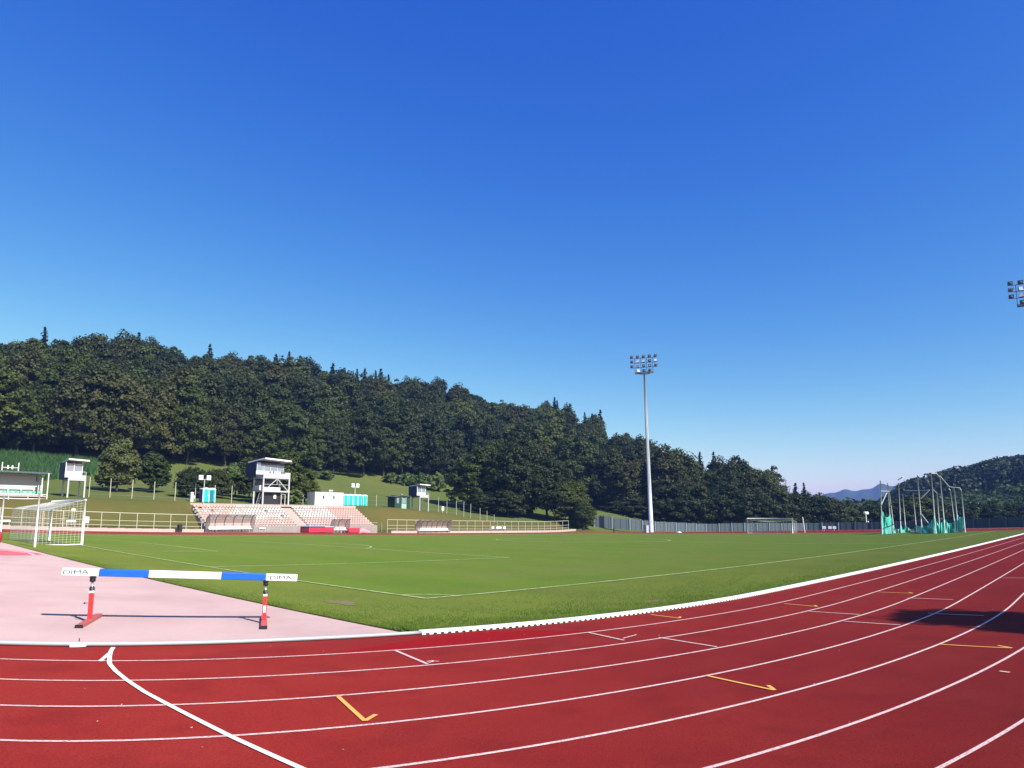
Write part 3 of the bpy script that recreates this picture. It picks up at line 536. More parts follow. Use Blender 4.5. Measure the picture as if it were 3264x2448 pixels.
# boards on the far railing
def board(px0, px1, py0, py1, Y, label, mtl='white', legs=False, name='board'):
    a = onY(px0, py1, Y); b = onY(px1, py0, Y); g = gz((a.x+b.x)/2, Y); e = empty(name, (a.x, Y, g), label, name.split('_')[-1])
    mb = MB(); mb.box((0,0,a.z-g),(b.x-a.x,.06,b.z-g)); mb.build('panel', M[mtl], e, bevel=.01)
    mb = MB()
    for x in (.08, b.x-a.x-.08): mb.bar((x,.09,-.2),(x,.09,b.z-g-.02),.05)
    mb.build('leg', M['steel'], e); return e
board(269,285,1647,1667,49.75,'square white board on the railing beside the near goal post')
board(211,242,1659,1664,49.75,'thin white board seen through the near goal net')
board(1,34,1657,1663,49.75,'thin white board on the railing at the left picture edge')
board(228,241,1621,1628,52,'small white notice seen through the top of the near goal net')
board(826,848,1682,1685,50.5,'thin white strip board on the grey stand wall right of the long shelter')
e = board(1567,1612,1678,1685,48.9,'black board with three white panels before the right railing', 'dsteel')
for a_, b_ in ((1567,1575),(1582,1598),(1603,1612)):
    p0, p1 = onY(a_,1685,48.9), onY(b_,1678.5,48.9); mb = MB(); mb.box((p0.x-e.location.x,-.02,p0.z-e.location.z),(p1.x-e.location.x,-.002,p1.z-e.location.z)); mb.build('white_panel', M['white'], e)
# ------------------------------------------------------------------ bank top: posts, towers, huts, toilets
def post_line(name, label, L, Ys, grp):
    p0 = onY(L[0][0], L[0][2], Ys(0)); f = empty(name, (p0.x, p0.y, gz(p0.x, p0.y)), label, 'fence', grp); tops = []
    for i, (px, pt_y, pb) in enumerate(L):
        b = onY(px, pb, Ys(i)); g = gz(b.x, b.y); t = onY(px, pt_y, Ys(i)); mb = MB(); mb.bar((b.x-p0.x,b.y-p0.y,g-f.location.z-.1),(b.x-p0.x,b.y-p0.y,t.z-f.location.z),.075); mb.build('post', M['fence'], f); tops.append((b.x-p0.x,b.y-p0.y,g-f.location.z,t.z-f.location.z))
    mb = MB()
    for a, b in zip(tops[:-1], tops[1:]):
        for k in (.15,.5,.85): mb.tube([(a[0],a[1],a[2]+(a[3]-a[2])*k),(b[0],b[1],b[2]+(b[3]-b[2])*k)],.008,3,False)
    mb.build('wire', M['steel'], f)
post_line('post_fence','wire fence on tall pale posts along the bank left of the two-storey tower',[(283,1521,1580),(350,1525,1583),(420,1529,1587),(490,1535,1590),(557,1537,1594),(621,1541,1597),(683,1546,1600),(737,1548,1603)],lambda i:58.6,'pale post fences on the bank')
post_line('post_fence','wire fence on pale posts behind the container and toilets stepping down to the right',[(965,1572,1610),(1116,1572,1612),(1157,1575,1613),(1199,1577,1615),(1242,1580,1620),(1397,1585,1637),(1424,1598,1640),(1454,1596,1640),(1478,1598,1642),(1500,1606,1645),(1530,1619,1654),(1552,1628,1658),(1575,1640,1662)],lambda i:60.4 if i < 5 else 58.5-.25*i,'pale post fences on the bank')
def lampost(px, pyt, pyb, Y, label, wd):
    b = onY(px, pyb, Y); g = gz(b.x, Y); h = onY(px, pyt, Y).z-g; e = empty('twin_floodlight', (b.x, Y, g), label, 'lamp post', 'twin-headed lamp posts')
    mb = MB(); mb.tube([(0,0,-.1),(0,0,h)],.07,8); mb.bar((-wd,0,h),(wd,0,h),.07); mb.build('pole', M['fence'], e)
    for s in (-1, 1): mb = MB(); mb.box((s*wd-.32,-.16,h-.1),(s*wd+.32,.12,h+.62)); mb.build('lamp_head', M['white'], e, bevel=.06)
lampost(648,1528,1600,57.2,'twin-headed lamp post beside the left turquoise toilets',.58)
lampost(1130,1552,1614,60.2,'twin-headed lamp post behind the row of five toilets',.5)
a = at(2760,1640,192); 
e = empty('twin_floodlight', (a.x,a.y,gz(a.x,a.y)), 'twin-headed lamp post behind the grey fence left of the throwing cage', 'lamp post', 'twin-headed lamp posts'); h = a.z-e.location.z
mb = MB(); mb.tube([(0,0,-.1),(0,0,h)],.1,8); mb.build('pole', M['white'], e)
for s in (-1, 1): mb = MB(); mb.box((s*.62-.5,-.4,h),(s*.62+.5,.3,h+.7)); mb.build('lamp_head', M['white'], e, bevel=.2)
mb = MB(); mb.box((.3,-.3,h-3),(.9,.2,h-1.6)); mb.build('cabinet', M['offwhite'], e, bevel=.05)
# two-storey tower
def T(px, py, Y, o): p = onY(px, py, Y); return (p.x-o.x, p.y-o.y, p.z-o.z)
Yt = 58.4; b = onY(836,1606,Yt); o0 = Vector((b.x, Yt, gz(b.x+2, Yt+.5)))
tw = empty('commentary_tower', o0, 'two-storey white steel commentary tower with glazed cabin above the seating stand', 'tower')
x1 = T(918,1607,Yt,o0)[0]; zf1 = T(875,1566,Yt,o0)[2]; zf2 = T(878,1523,Yt,o0)[2]; zsill = T(875,1502,Yt,o0)[2]; zr = T(875,1476,Yt,o0)[2]; D = 3.1; xl = -.05
for (x, y) in ((0,0),(x1,0),(0,D),(x1,D)):
    mb = MB(); mb.bar((x,y,-.3),(x,y,zf2),.22); mb.build('leg', M['tower'], tw)
for z, nm in ((zf1,'deck'),(zf2,'deck')):
    mb = MB(); mb.box((-.15,-.15,z-.14),(x1+.15,D+.2,z+.1)); mb.build(nm, M['tower'], tw)
mb = MB(); mb.box((-.12,-.17,zf2+.1),(x1+.1,-.1,zsill-.15)); mb.box((x1*.75,-.171,zsill-.15),(x1*.75+.05,-.1,zsill+.2)); mb.build('parapet', M['tower'], tw)
mb = MB(); xc0 = -.85; xc1 = x1*.9
mb.box((xc0,.9,zf2+.1),(xc1,D+1.2,zsill)); mb.build('cabin_base', M['navy'], tw)
mb = MB(); mb.box((xc0-.03,.82,zf2+.5),(xc1+.05,.897,zsill)); mb.build('cabin_front', M['white'], tw)
mb = MB(); mb.box((xc0,.92,zsill),(xc0+.08,D+1.2,zr)); mb.box((xc0,D+1.12,zsill),(xc1,D+1.2,zr)); mb.box((xc1-.08,1.1,zsill),(xc1,D+1.1,zr)); mb.build('cabin_wall', M['navy'], tw)
mb = MB(); mb.box((xc0+.1,.93,zsill),(xc1-.1,.97,zr-.3)); wg = mb.build('window', M['glass'], tw)
mb = MB()
for i in range(5): x = xc0+.12+(xc1-xc0-.24)*i/4; mb.box((x-.035,.88,zsill),(x+.035,.928,zr-.25))
mb.build('mullion', M['offwhite'], wg)
mb = MB(); mb.box((xc0+.1,.905,zr-.3),(xc1,.99,zr)); mb.build('lintel', M['dsteel'], tw)
mb = MB(); k = T(842,1466,Yt,o0)[0]; mb.v = [(k,-.4,zr+.55),(T(926,1474,Yt,o0)[0],-.4,zr+.32),(xc1+.3,D+1.4,zr+.0),(xc0+.35,D+1.4,zr+.1)]; mb.v += [(a_[0],a_[1],a_[2]+.22) for a_ in mb.v]; mb.f = [(3,2,1,0),(4,5,6,7),(0,1,5,4),(1,2,6,5),(2,3,7,6),(3,0,4,7)]; mb.m = [0]*6; mb.build('roof', M['white'], tw)
mb = MB(); xm = x1*.53
mb.bar((xm,0,zf2-.15),(.25,0,zf1+.1),.11); mb.bar((xm,0,zf2-.15),(x1-.15,0,zf1+.1),.11); mb.bar((xm,.02,zf2-.15),(xm,.02,zf1+(zf2-zf1)*.5),.08); mb.bar((0,.03,zf1+(zf2-zf1)*.5),(x1,.03,zf1+(zf2-zf1)*.5),.06); mb.build('brace', M['tower'], tw)
mb = MB(); mb.box((.15,.1,zf1+.12),(x1*.68,.14,zf1+.65)); mb.build('banner', M['offwhite'], tw)
mb = MB(); mb.box((-.5,.25,zf1+.12),(-.2,2.2,zf1+.9)); mb.build('side_sheet', M['offwhite'], tw)
mb = MB(); mb.box((.3,D-.1,zf1+.1),(x1*.75,D-.04,zf2-.3)); mb.build('back_screen', M['dsteel'], tw)
mb = MB(); mb.box((.35,.55,-.2),(x1*.74,D,zf1-.16)); gr = mb.build('ground_room', M['black'], tw)
mb = MB(); mb.box((x1*.48,.5,1.0),(x1*.58,.545,1.65)); mb.build('notice', M['white'], gr)
mb = MB(); xa, xb = x1*.75, x1*.9; mb.bar((xa,.3,-.1),(xa,.3,2.2),.12); mb.bar((xb,.3,-.1),(xb,.3,1.75),.12); mb.bar((xa,.3,1.7),(xb,.3,1.7),.1); mb.build('doorway', M['tower'], tw)
mb = MB(); 
for dx in (0,.45): mb.bar((-.65+dx,.9,-.1),(-.05+dx,.9,zf1-.1),.05)
for i in range(8): t = (i+.5)/8; mb.bar((-.65+.6*t,.9,zf1*t),(-.2+.6*t,.9,zf1*t),.035)
mb.build('ladder', M['steel'], tw)
for i, x in enumerate((.9,1.5,2.95,3.2,3.45)):
    mb = MB(); mb.box((x,-.24,zsill-.32),(x+.16,-.175,zsill-.08)); mb.tube([(x+.08,-.2,zsill-.08),(x+.08,-.2,zsill)],.02,5); mb.build('parapet_fitting', M['black'], tw)  # small dark boxes added for marks on the parapet, meant as floodlamps
mb = MB(); mb.box((-1.5,.2,-.02),(-1.3,.4,zf1-.1)); mb.build('side_post', M['tower'], tw)
# small towers
def small_tower(pl_, pr, pyb, pyf, pysill, pyroof, Y, label, D=2.2, bank=False):
    b = onY(pl_, pyb, Y); o0 = Vector((b.x, Y, gz(b.x+1, Y))); t = empty('camera_tower', o0, label, 'tower', 'small camera towers')
    x1 = T(pr,pyb,Y,o0)[0]; zf = T(pl_,pyf,Y,o0)[2]; zs_ = T(pl_,pysill,Y,o0)[2]; zr = T(pl_,pyroof,Y,o0)[2]
    for (x, y) in ((0,0),(x1,0),(0,D),(x1,D)):
        g = gz(o0.x+x, Y+y)-o0.z; mb = MB(); mb.bar((x,y,g-.3),(x,y,zf),.18); mb.build('leg', M['tower'], t)
    mb = MB(); mb.box((-.1,-.1,zf-.12),(x1+.1,D+.1,zf+.06)); mb.build('deck', M['tower'], t)
    mb = MB(); mb.box((-.08,-.12,zf+.06),(x1+.08,-.06,zf+(zs_-zf)*.55)); mb.build('parapet', M['tower'], t)
    xs_ = -.35; xe = x1*.86
    mb = MB(); mb.box((xs_,.5,zf+.06),(xs_+.06,D+.8,zr)); mb.box((xs_,D+.74,zf+.06),(xe,D+.8,zr)); mb.box((xe-.06,.6,zf+.06),(xe,D+.7,zr)); mb.build('cabin_wall', M['navy'], t)
    mb = MB(); mb.box((xs_,.44,zf+.3),(xe,.498,zs_)); mb.build('cabin_front', M['white'], t)
    mb = MB(); mb.box((xs_+.1,.52,zs_),(xe-.1,.55,zr-.15)); wg = mb.build('window', M['glass'], t)
    mb = MB()
    for x in (xs_+.06,(xs_+xe)/2,xe-.04): mb.box((x-.04,.43,zs_),(x+.04,.497,zr))
    mb.build('mullion', M['white'], wg)
    mb = MB(); v_ = [(xs_+.1,-.35,zr+.28),(xe+.55,-.35,zr+.18),(xe+.2,D+1,zr),(xs_+.3,D+1,zr+.02)]; mb.v = v_+[(a_[0],a_[1],a_[2]+.18) for a_ in v_]; mb.f = [(3,2,1,0),(4,5,6,7),(0,1,5,4),(1,2,6,5),(2,3,7,6),(3,0,4,7)]; mb.m = [0]*6; mb.build('roof', M['white'], t)
    mb = MB(); mb.bar((x1*.7,-.1,zf+(zs_-zf)*.95),(x1+.05,-.1,zf+(zs_-zf)*.95),.06); mb.bar((x1+.03,-.1,zf),(x1+.03,-.1,zf+(zs_-zf)*.95),.06); mb.build('handrail', M['tower'], t)
small_tower(213,266,1592,1528,1501,1472,57.6,'white camera tower on open legs left of the bushy tree')
small_tower(1337,1364,1636,1584,1570,1550,57.0,'small grey camera tower standing on the bank right of the green hut')
# covered stand at far left
Yc = 56.6; b = onY(-420,1590,Yc); o0 = Vector((b.x, Yc, gz(onY(60,1590,Yc).x, Yc))); cs = empty('covered_stand', o0, 'dark-roofed grey stand with mint green seats behind white rails at far left', 'stand')
xr = T(150,1590,Yc,o0)[0]; xw = T(122,1590,Yc,o0)[0]; zt = T(80,1508,Yc,o0)[2]; zb = T(80,1583,Yc,o0)[2]; zrl = T(80,1548,Yc,o0)[2]; zse = T(80,1566,Yc,o0)[2]
mb = MB(); mb.box((0,1.9,-.5),(xw,2.1,zt)); mb.box((xw+.2,1.6,-.5),(xr-.2,2.2,zt-.3)); mb.build('back_wall', M['greyw'], cs)
mb = MB(); v_ = [(0,-.1,zt+.1),(xr+.25,-.1,zt+.0),(xr+.25,2.6,zt+.2),(0,2.6,zt+.3)]; mb.v = v_+[(a_[0],a_[1],a_[2]+.16) for a_ in v_]; mb.f = [(3,2,1,0),(4,5,6,7),(0,1,5,4),(1,2,6,5),(2,3,7,6),(3,0,4,7)]; mb.m = [0]*6; mb.build('roof', M['roofd'], cs)
mb = MB(); mb.box((0,1.2,-.4),(xr,3.0,zse-.3)); mb.box((0,-.1,zb-.02),(xr,1.2,zb+.14)); mb.build('deck', M['conc_pink'], cs)
mb = MB(); mb.bar((0,1.25,zrl),(xw,1.25,zrl),.09)
for x in np.arange(.6, xw, 1.35): mb.bar((x,1.25,zse-.3),(x,1.25,zrl),.07)
mb.bar((0,-.05,zb-.25),(xr,-.05,zb-.25),.1); mb.bar((0,-.05,zb+.3),(xr,-.05,zb+.3),.06)
for x in np.arange(.6, xr, 2.0): mb.bar((x,-.05,-.3),(x,-.05,zb+.3),.08)
mb.build('railing', M['white'], cs)
for x in (xr-.1, xr-.55): mb = MB(); mb.bar((x,-.2 if x > xr-.3 else .6,-.2),(x,-.2 if x > xr-.3 else .6,zt+.1),.12); mb.build('support', M['offwhite'], cs)
for x in np.arange(.4, xw+.2, .62):
    mb = MB(); seat_geo(mb, x, .25, zse-.22); o = mb.build('seat', M['mint'], cs); o.scale = (1,1,1)
lr = empty('roof_frame', (onY(32,1500,Yc+1.6).x, Yc+1.6, o0.z+zt+.35), 'small white frame with lamps on the dark roof at far left', 'frame')
mb = MB()
for x in (-.85,.85): mb.bar((x,0,-.15),(x,0,1.0),.1)
mb.bar((-.85,0,.35),(.85,0,.35),.07); mb.build('bar', M['offwhite'], lr)
for x in (-.25,.2): mb = MB(); mb.box((x-.08,-.1,.15),(x+.08,.05,.62)); mb.build('lamp', M['white'], lr, bevel=.03)
# container
Yk = 58.6; b = onY(1003,1616,Yk); o0 = Vector((b.x, Yk, gz(b.x+2, Yk))); k = empty('site_container', o0, 'white box container with two small dark windows above the stand', 'container')
x1 = T(1093,1617,Yk,o0)[0]; h = T(1003,1569,Yk,o0)[2]
mb = MB(); mb.box((0,0,-.2),(x1,2.5,h)); mb.build('wall', M['white'], k)
mb = MB(); mb.box((-.04,-.04,h+.001),(x1+.04,2.54,h+.08)); mb.build('roof', M['offwhite'], k)
for px in (1031, 1064):
    x = T(px,1590,Yk,o0)[0]; mb = MB(); mb.box((x-.15,-.03,h*.5),(x+.15,-.002,h*.5+.62)); mb.build('window', M['black'], k)
for x in (x1*.62,x1*.7): mb = MB(); mb.tube([(x,1,h+.08),(x,1,h+.35),(x,1,h+.4),(x,1,h+.55)],[.05,.05,.16,.1],8); mb.build('vent', M['white'], k)
# toilets
def toilet():
    t = empty('portable_toilet', (0,0,0)); mb = MB(); mb.box((-.5,0,.05),(.5,1.1,2.0)); mb.build('cabin', M['teal'], t, bevel=.04)
    mb = MB(); mb.box((-.36,-.03,.12),(.36,-.002,1.86)); d_ = mb.build('door', M['teal'], t, bevel=.01); mb = MB(); mb.box((.24,-.05,1.0),(.3,-.031,1.15)); mb.build('handle', M['white'], d_)
    for s in (-1, 1): mb = MB(); mb.box((s*.46-.05,-.04,.05),(s*.46+.05,-.003,2.0)); mb.build('corner_post', M['offwhite'], t)
    mb = MB(); n_ = 8
    for i in range(n_):
        a_, c_ = math.pi*i/n_, math.pi*(i+1)/n_; mb.quad((-.56*math.cos(a_),-.05,2.0+.24*math.sin(a_)),(-.56*math.cos(c_),-.05,2.0+.24*math.sin(c_)),(-.56*math.cos(c_),1.15,2.0+.24*math.sin(c_)),(-.56*math.cos(a_),1.15,2.0+.24*math.sin(a_)))
    for y in (-.05,1.15): mb.quad(*[(-.56*math.cos(math.pi*i/n_), y, 2.0+.24*math.sin(math.pi*i/n_)) for i in range(n_+1)])
    mb.build('roof', M['white'], t); return t
proto = toilet(); labs = ['turquoise portable toilet touching the white container, first of five','second turquoise portable toilet from the white container','middle turquoise portable toilet of the row of five','fourth turquoise portable toilet from the white container','turquoise portable toilet at the right end of the row of five']
for i, px in enumerate((1101.5, 1117.5, 1133, 1147, 1163)):
    t = proto if i == 0 else copy_tree(proto); p = onY(px, 1618, 58.9); t.location = (p.x, 58.9, gz(p.x, 58.9)); t.scale = (.92,)*3; tag(t, labs[i], 'toilet', 'row of turquoise toilets')
for j, (px, lab) in enumerate(((655,'turquoise portable toilet with blue side wall left of the tower, left one of the pair'),(675,'turquoise portable toilet left of the tower, right one of the pair with an open door'))):
    t = copy_tree(proto); p = onY(px, 1600, 58.0); t.location = (p.x, 58.0, gz(p.x, 58.0)); t.scale = (1.0,)*3; tag(t, lab, 'toilet', 'pair of turquoise toilets')
    if j == 0: mb = MB(); mb.box((-.53,.02,.06),(-.502,1.08,1.98)); mb.build('side_wall', M['bluep'], t)
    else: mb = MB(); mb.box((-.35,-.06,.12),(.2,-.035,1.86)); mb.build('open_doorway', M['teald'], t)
p = onY(612,1598,57.6); e = empty('white_cabinet', (p.x,57.6,gz(p.x,57.6)), 'narrow white cabinet beside a fence post at the stand corner', 'cabinet'); mb = MB(); mb.box((-.2,0,-.05),(.2,.4,1.45)); mb.build('body', M['white'], e, bevel=.05); mb = MB(); mb.box((.05,-.1,.5),(.35,-.01,.95)); mb.build('meter_box', M['offwhite'], e, bevel=.02)
# green hut
Yh = 58.8; b = onY(1258,1620,Yh); o0 = Vector((b.x, Yh, gz(b.x+1, Yh))); hut = empty('green_hut', o0, 'dark green wooden hut with pale green door on the bank', 'hut'); x1 = T(1306,1620,Yh,o0)[0]; h = T(1280,1583,Yh,o0)[2]
mb = MB(); mb.box((0,0,-.3),(x1,2.2,h)); mb.build('wall', M['gkiosk'], hut)
mb = MB(); v_ = [(-.4,-.3,h-.15),(x1*.45,-.3,h+.15),(x1+.1,-.3,h+.05),(x1+.1,2.4,h+.1),(x1*.45,2.4,h+.2),(-.4,2.4,h-.05)]; mb.v = v_+[(a_[0],a_[1],a_[2]+.1) for a_ in v_]; mb.f = [(5,4,3,2,1,0),(6,7,8,9,10,11)]+[(i,(i+1)%6,(i+1)%6+6,i+6) for i in range(6)]; mb.m = [0]*8; mb.build('roof', M['roofd'], hut)
mb = MB(); mb.box((x1*.44,-.05,-.1),(x1*.76,-.002,h*.38)); mb.bar((x1*.46,-.03,h*.38),(x1*.46,-.03,h),.08,.05); mb.bar((x1*.74,-.03,h*.38),(x1*.74,-.03,h),.08,.05); mb.build('door', M['lgreen'], hut)
for xa, xb in ((.12,.27),(.49,.71)): mb = MB(); mb.box((x1*xa,-.025,h*.42),(x1*xb,-.003,h*.88)); mb.build('window', M['glass'], hut)
mb = MB(); mb.tube([(x1*.55,.6,h+.15),(x1*.55,.6,h+.35),(x1*.6,.6,h+.45)],[.1,.3,.12],8); mb.build('chimney', M['lgreen'], hut)
p = onY(1412,1612,62); mb = MB(); mb.box((-.3,0,-.1),(.3,.05,.75)); mb.bar((0,.08,-.8),(0,.08,.7),.06); o = mb.build('notice_board', M['white'], loc=(p.x,62,gz(p.x,62)+.6)); tag(o, 'small white notice board in the meadow right of the small tower', 'board')
# ------------------------------------------------------------------ floodlight masts
def mast(X, Y, H, label, lean=0, seed=1):
    b = SP(X, Y) if stadium_dist(np.array(X), np.array(Y)) < 11 else Vector((X, Y, 0)); q = survey(np.array([float(X)]), np.array([float(Y)]))[0]; b = Vector((q[0], q[1], gz(q[0], q[1])))
    g = empty('floodlight_mast', b, label, 'floodlight', 'stadium floodlight masts')
    mb = MB(); mb.tube([(0,0,-.3),(0,0,H*.3),(0,0,H*.65),(0,0,H-4.2)],[.52,.42,.30,.20],16); mb.build('mast', M['mast'], g, smooth=True)
    mb = MB(); mb.bar((-.3,-.42,2),(-.1,-.2,H-4.5),.07,.05); mb.build('cable_duct', M['dsteel'], g)
    ax = Vector((math.cos(R(118)), math.sin(R(118)), 0)) if seed == 1 else Vector((math.cos(R(105)), math.sin(R(105)), 0)); nx = Vector((ax.y, -ax.x, 0))*-1; z0 = H-4.3
    mb = MB(); mb.bar(tuple(ax*-2.0+Vector((0,0,z0))),tuple(ax*2.0+Vector((0,0,z0))),.9,.14)
    mb.tube([tuple(ax*-2.4+nx*.5+Vector((0,0,z0+.0))),tuple(ax*-1.4+nx*.9+Vector((0,0,z0-.3))),(0,0,z0-.5)],.06,5); mb.tube([tuple(ax*1.9+nx*.4+Vector((0,0,z0))),(0,0,z0-.5)],.06,5)
    mb.build('platform', M['dsteel'], g)
    mb = MB()
    for s in (-2.0,-.65,.65,2.0): mb.bar(tuple(ax*s+Vector((0,0,z0))),tuple(ax*s+Vector((0,0,z0+3.6))),.08)
    for r in range(4): mb.bar(tuple(ax*(-2.6 if r else -2.1)+Vector((0,0,z0+.25+r*1.1))),tuple(ax*(2.6 if r else 2.1)+Vector((0,0,z0+.25+r*1.1))),.09)
    mb.build('lamp_frame', M['dsteel'], g)
    rd = random.Random(seed)
    for r in range(4):
        xs_ = (-1.3,0,1.3) if r == 0 else (-2.7,-1.35,0,1.35,2.7)
        for x in xs_:
            p = ax*x+Vector((0,0,z0+.6+r*1.1)); mb = MB(); mb.box((-.34,-.12,-.34),(.34,.12,.34)); mb.tube([(0,.1,0),(0,.42,0)],[.26,.12],8)
            o = mb.build('lamp', M['dsteel'], g); o.location = p; o.rotation_euler = (rd.uniform(-.5,-.2), 0, math.atan2(ax.y, ax.x)+rd.uniform(-.6,.6)+(math.pi if rd.random() < .3 else 0))
            mb = MB(); mb.box((-.3,-.145,-.3),(.3,-.121,.3)); mb.build('lens', M['lampglass'], o)
    return g
mast(122.8, 36.5, 40.6, 'tall grey floodlight mast standing before the wooded slope').rotation_euler = (-R(1.3)*math.cos(R(YAW)), -R(1.3)*math.sin(R(YAW)), 0)
mast(122.8,-38.8, 39.5, 'floodlight mast at the right picture edge of which only the lamp head shows', seed=2)
a = at(2059,1691,150); mb = MB(); mb.box((-.5,-.4,-.3),(.5,.4,1.6)); mb.box((-.56,-.46,1.601),(.56,.46,1.68)); mb.box((-.42,-.43,.2),(.42,-.402,1.45)); o = mb.build('switch_cabinet', M['greyw'], loc=(a.x,a.y,gz(a.x,a.y))); tag(o, 'grey electrical cabinet at the foot of the tall mast', 'cabinet')
# ------------------------------------------------------------------ grey sheet fence
fp = [(1893,1641,1672,165),(2007,1655,1682,166),(2088,1662,1692,168),(2251,1670,1694,178),(2373,1667,1694,180),(2570,1667,1693,186),(2779,1664,1690,186),(2900,1661,1690,185),(3106,1654,1689,180),(3264,1649,1688,175),(3420,1645,1688,168)]
P = []
for i in range(len(fp)-1):
    a_, c_ = at(fp[i][0],fp[i][2],fp[i][3]), at(fp[i+1][0],fp[i+1][2],fp[i+1][3]); at_, ct = at(fp[i][0],fp[i][1],fp[i][3]), at(fp[i+1][0],fp[i+1][1],fp[i+1][3]); k = max(1, int((c_-a_).length/3.0))
    for j in range(k): P.append((a_.lerp(c_, j/k), at_.lerp(ct, j/k).z))
gf = empty('sheet_fence', P[0][0], 'long blue-grey sheet metal fence behind the far end of the track', 'fence'); o0 = P[0][0]
for i in range(len(P)-1):
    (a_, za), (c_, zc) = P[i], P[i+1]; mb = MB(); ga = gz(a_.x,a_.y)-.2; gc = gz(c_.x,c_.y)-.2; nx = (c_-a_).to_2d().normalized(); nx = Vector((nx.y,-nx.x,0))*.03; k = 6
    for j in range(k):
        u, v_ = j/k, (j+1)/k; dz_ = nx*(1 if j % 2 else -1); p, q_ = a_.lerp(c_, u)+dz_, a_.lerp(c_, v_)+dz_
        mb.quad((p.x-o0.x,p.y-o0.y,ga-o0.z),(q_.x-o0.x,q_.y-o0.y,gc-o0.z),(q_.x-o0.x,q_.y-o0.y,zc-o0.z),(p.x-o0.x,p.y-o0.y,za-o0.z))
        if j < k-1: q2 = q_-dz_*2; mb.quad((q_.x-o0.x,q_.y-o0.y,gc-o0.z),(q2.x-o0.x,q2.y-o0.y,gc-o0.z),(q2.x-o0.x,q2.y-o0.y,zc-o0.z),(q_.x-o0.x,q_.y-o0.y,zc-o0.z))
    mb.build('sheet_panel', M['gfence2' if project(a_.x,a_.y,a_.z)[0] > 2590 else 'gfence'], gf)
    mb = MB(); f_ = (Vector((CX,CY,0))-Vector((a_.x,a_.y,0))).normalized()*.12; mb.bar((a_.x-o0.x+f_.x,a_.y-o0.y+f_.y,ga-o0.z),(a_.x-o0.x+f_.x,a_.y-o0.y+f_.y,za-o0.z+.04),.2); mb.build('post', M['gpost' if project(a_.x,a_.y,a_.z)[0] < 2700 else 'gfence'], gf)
# ------------------------------------------------------------------ throwing cage
def cz(px, py, r): return at(px, py, r)
o0 = SP(92.5,-25); cg = empty('throwing_cage', o0, 'throwing cage of tall silver poles hung with torn sagging green netting', 'cage')
def rel(p): return (p.x-o0.x, p.y-o0.y, p.z-o0.z)
poles = [(2812,1702,2806,1532,105),(2838,1665,2829,1540,110),(2851,1700,2832,1548,111),(2872,1698,2864,1540,113),(2886,1670,2877,1574,117),(2920,1670,2910,1573,118),(2940,1702,2924,1515,104),(2983,1700,2968,1509,103),(2994,1668,2986,1568,115),(3013,1699,2996,1517,105),(3047,1699,3029,1563,110),(3056,1699,3041,1554,108),(3077,1699,3064,1563,107)]
tops = []
for a_x, a_y, tx, ty, r in poles:
    b = at(a_x, a_y, r); b.z = gz(b.x, b.y)+.02; t = at(tx, ty, r); mb = MB(); mb.tube([rel(b), rel(t)], .062, 8); mb.build('pole', M['cpole'], cg, smooth=True); tops.append((b, t))
def bars(*L):
    for q_ in L: mb = MB(); mb.tube([rel(at(*p)) for p in q_], .06, 6); mb.build('crossbar', M['cpole'], cg)
bars([(2805,1565,105),(2834,1566,110)],[(2829,1566,110),(2808,1611,105)],[(2888,1563,112),(2924,1564,106),(2962,1562,104)],[(2962,1563,104),(2935,1590,104)],[(2975,1561,104),(2986,1572,113)],[(2996,1517,105),(3026,1552,107),(3059,1555,107),(3064,1563,107)],[(3029,1563,110),(3024,1557,110)],[(2937,1639,104),(2982,1697,103)],[(2968,1509,103),(2984,1509,104),(2996,1520,105)],[(2862,1530,113),(2878,1520,112)])
# netting panels: top edge profile per segment
def netp(prof, sub=8):
    rows = []
    for i in range(len(prof)-1):
        (x0,yt0,yb0,r0), (x1,yt1,yb1,r1) = prof[i], prof[i+1]
        for j in range(sub+(i == len(prof)-2)):
            u = j/sub; x = x0+(x1-x0)*u; r = r0+(r1-r0)*u+.35*math.sin(7*(x0+(x1-x0)*u)*.11); yt = yt0+(yt1-yt0)*u+ (4 if u not in (0,1) else 0)*math.sin(math.pi*u); yb = yb0+(yb1-yb0)*u
            col_ = []
            for k_ in range(7):
                v_ = k_/6; p = at(x, yb+(yt-yb)*v_, r+.2*math.sin(5*v_+x*.2)); col_.append(rel(p))
            rows.append(col_)
    o = grid_mesh('netting', np.array(rows), M['netgreen']); o.parent = cg; return o
netp([(2808,1613,1700,105),(2815,1632,1702,106),(2826,1648,1702,107),(2838,1638,1702,110),(2843,1655,1702,110.5),(2851,1680,1702,111),(2862,1687,1702,112),(2872,1672,1702,113)],5)
netp([(2872,1672,1702,113),(2882,1690,1702,115),(2886,1672,1702,117),(2896,1682,1702,117),(2907,1688,1702,117),(2920,1671,1702,118),(2938,1675,1702,105)],5)
netp([(2938,1675,1702,104),(2958,1672,1700,104),(2970,1658,1700,103.5),(2978,1643,1700,103),(2990,1670,1700,104),(3000,1666,1700,104.5),(3009,1650,1700,105)],5)
netp([(3009,1650,1700,105),(3022,1668,1699,107),(3032,1671,1699,108),(3046,1652,1699,109),(3053,1640,1699,108.5),(3062,1648,1699,108),(3072,1642,1699,107),(3071,1672,1699,107)],5)
netp([(2940,1673,1701,113),(2960,1676,1700,114),(2983,1650,1700,115),(2994,1676,1700,115),(3010,1650,1700,114),(3026,1668,1699,113),(3046,1655,1699,112)],5)
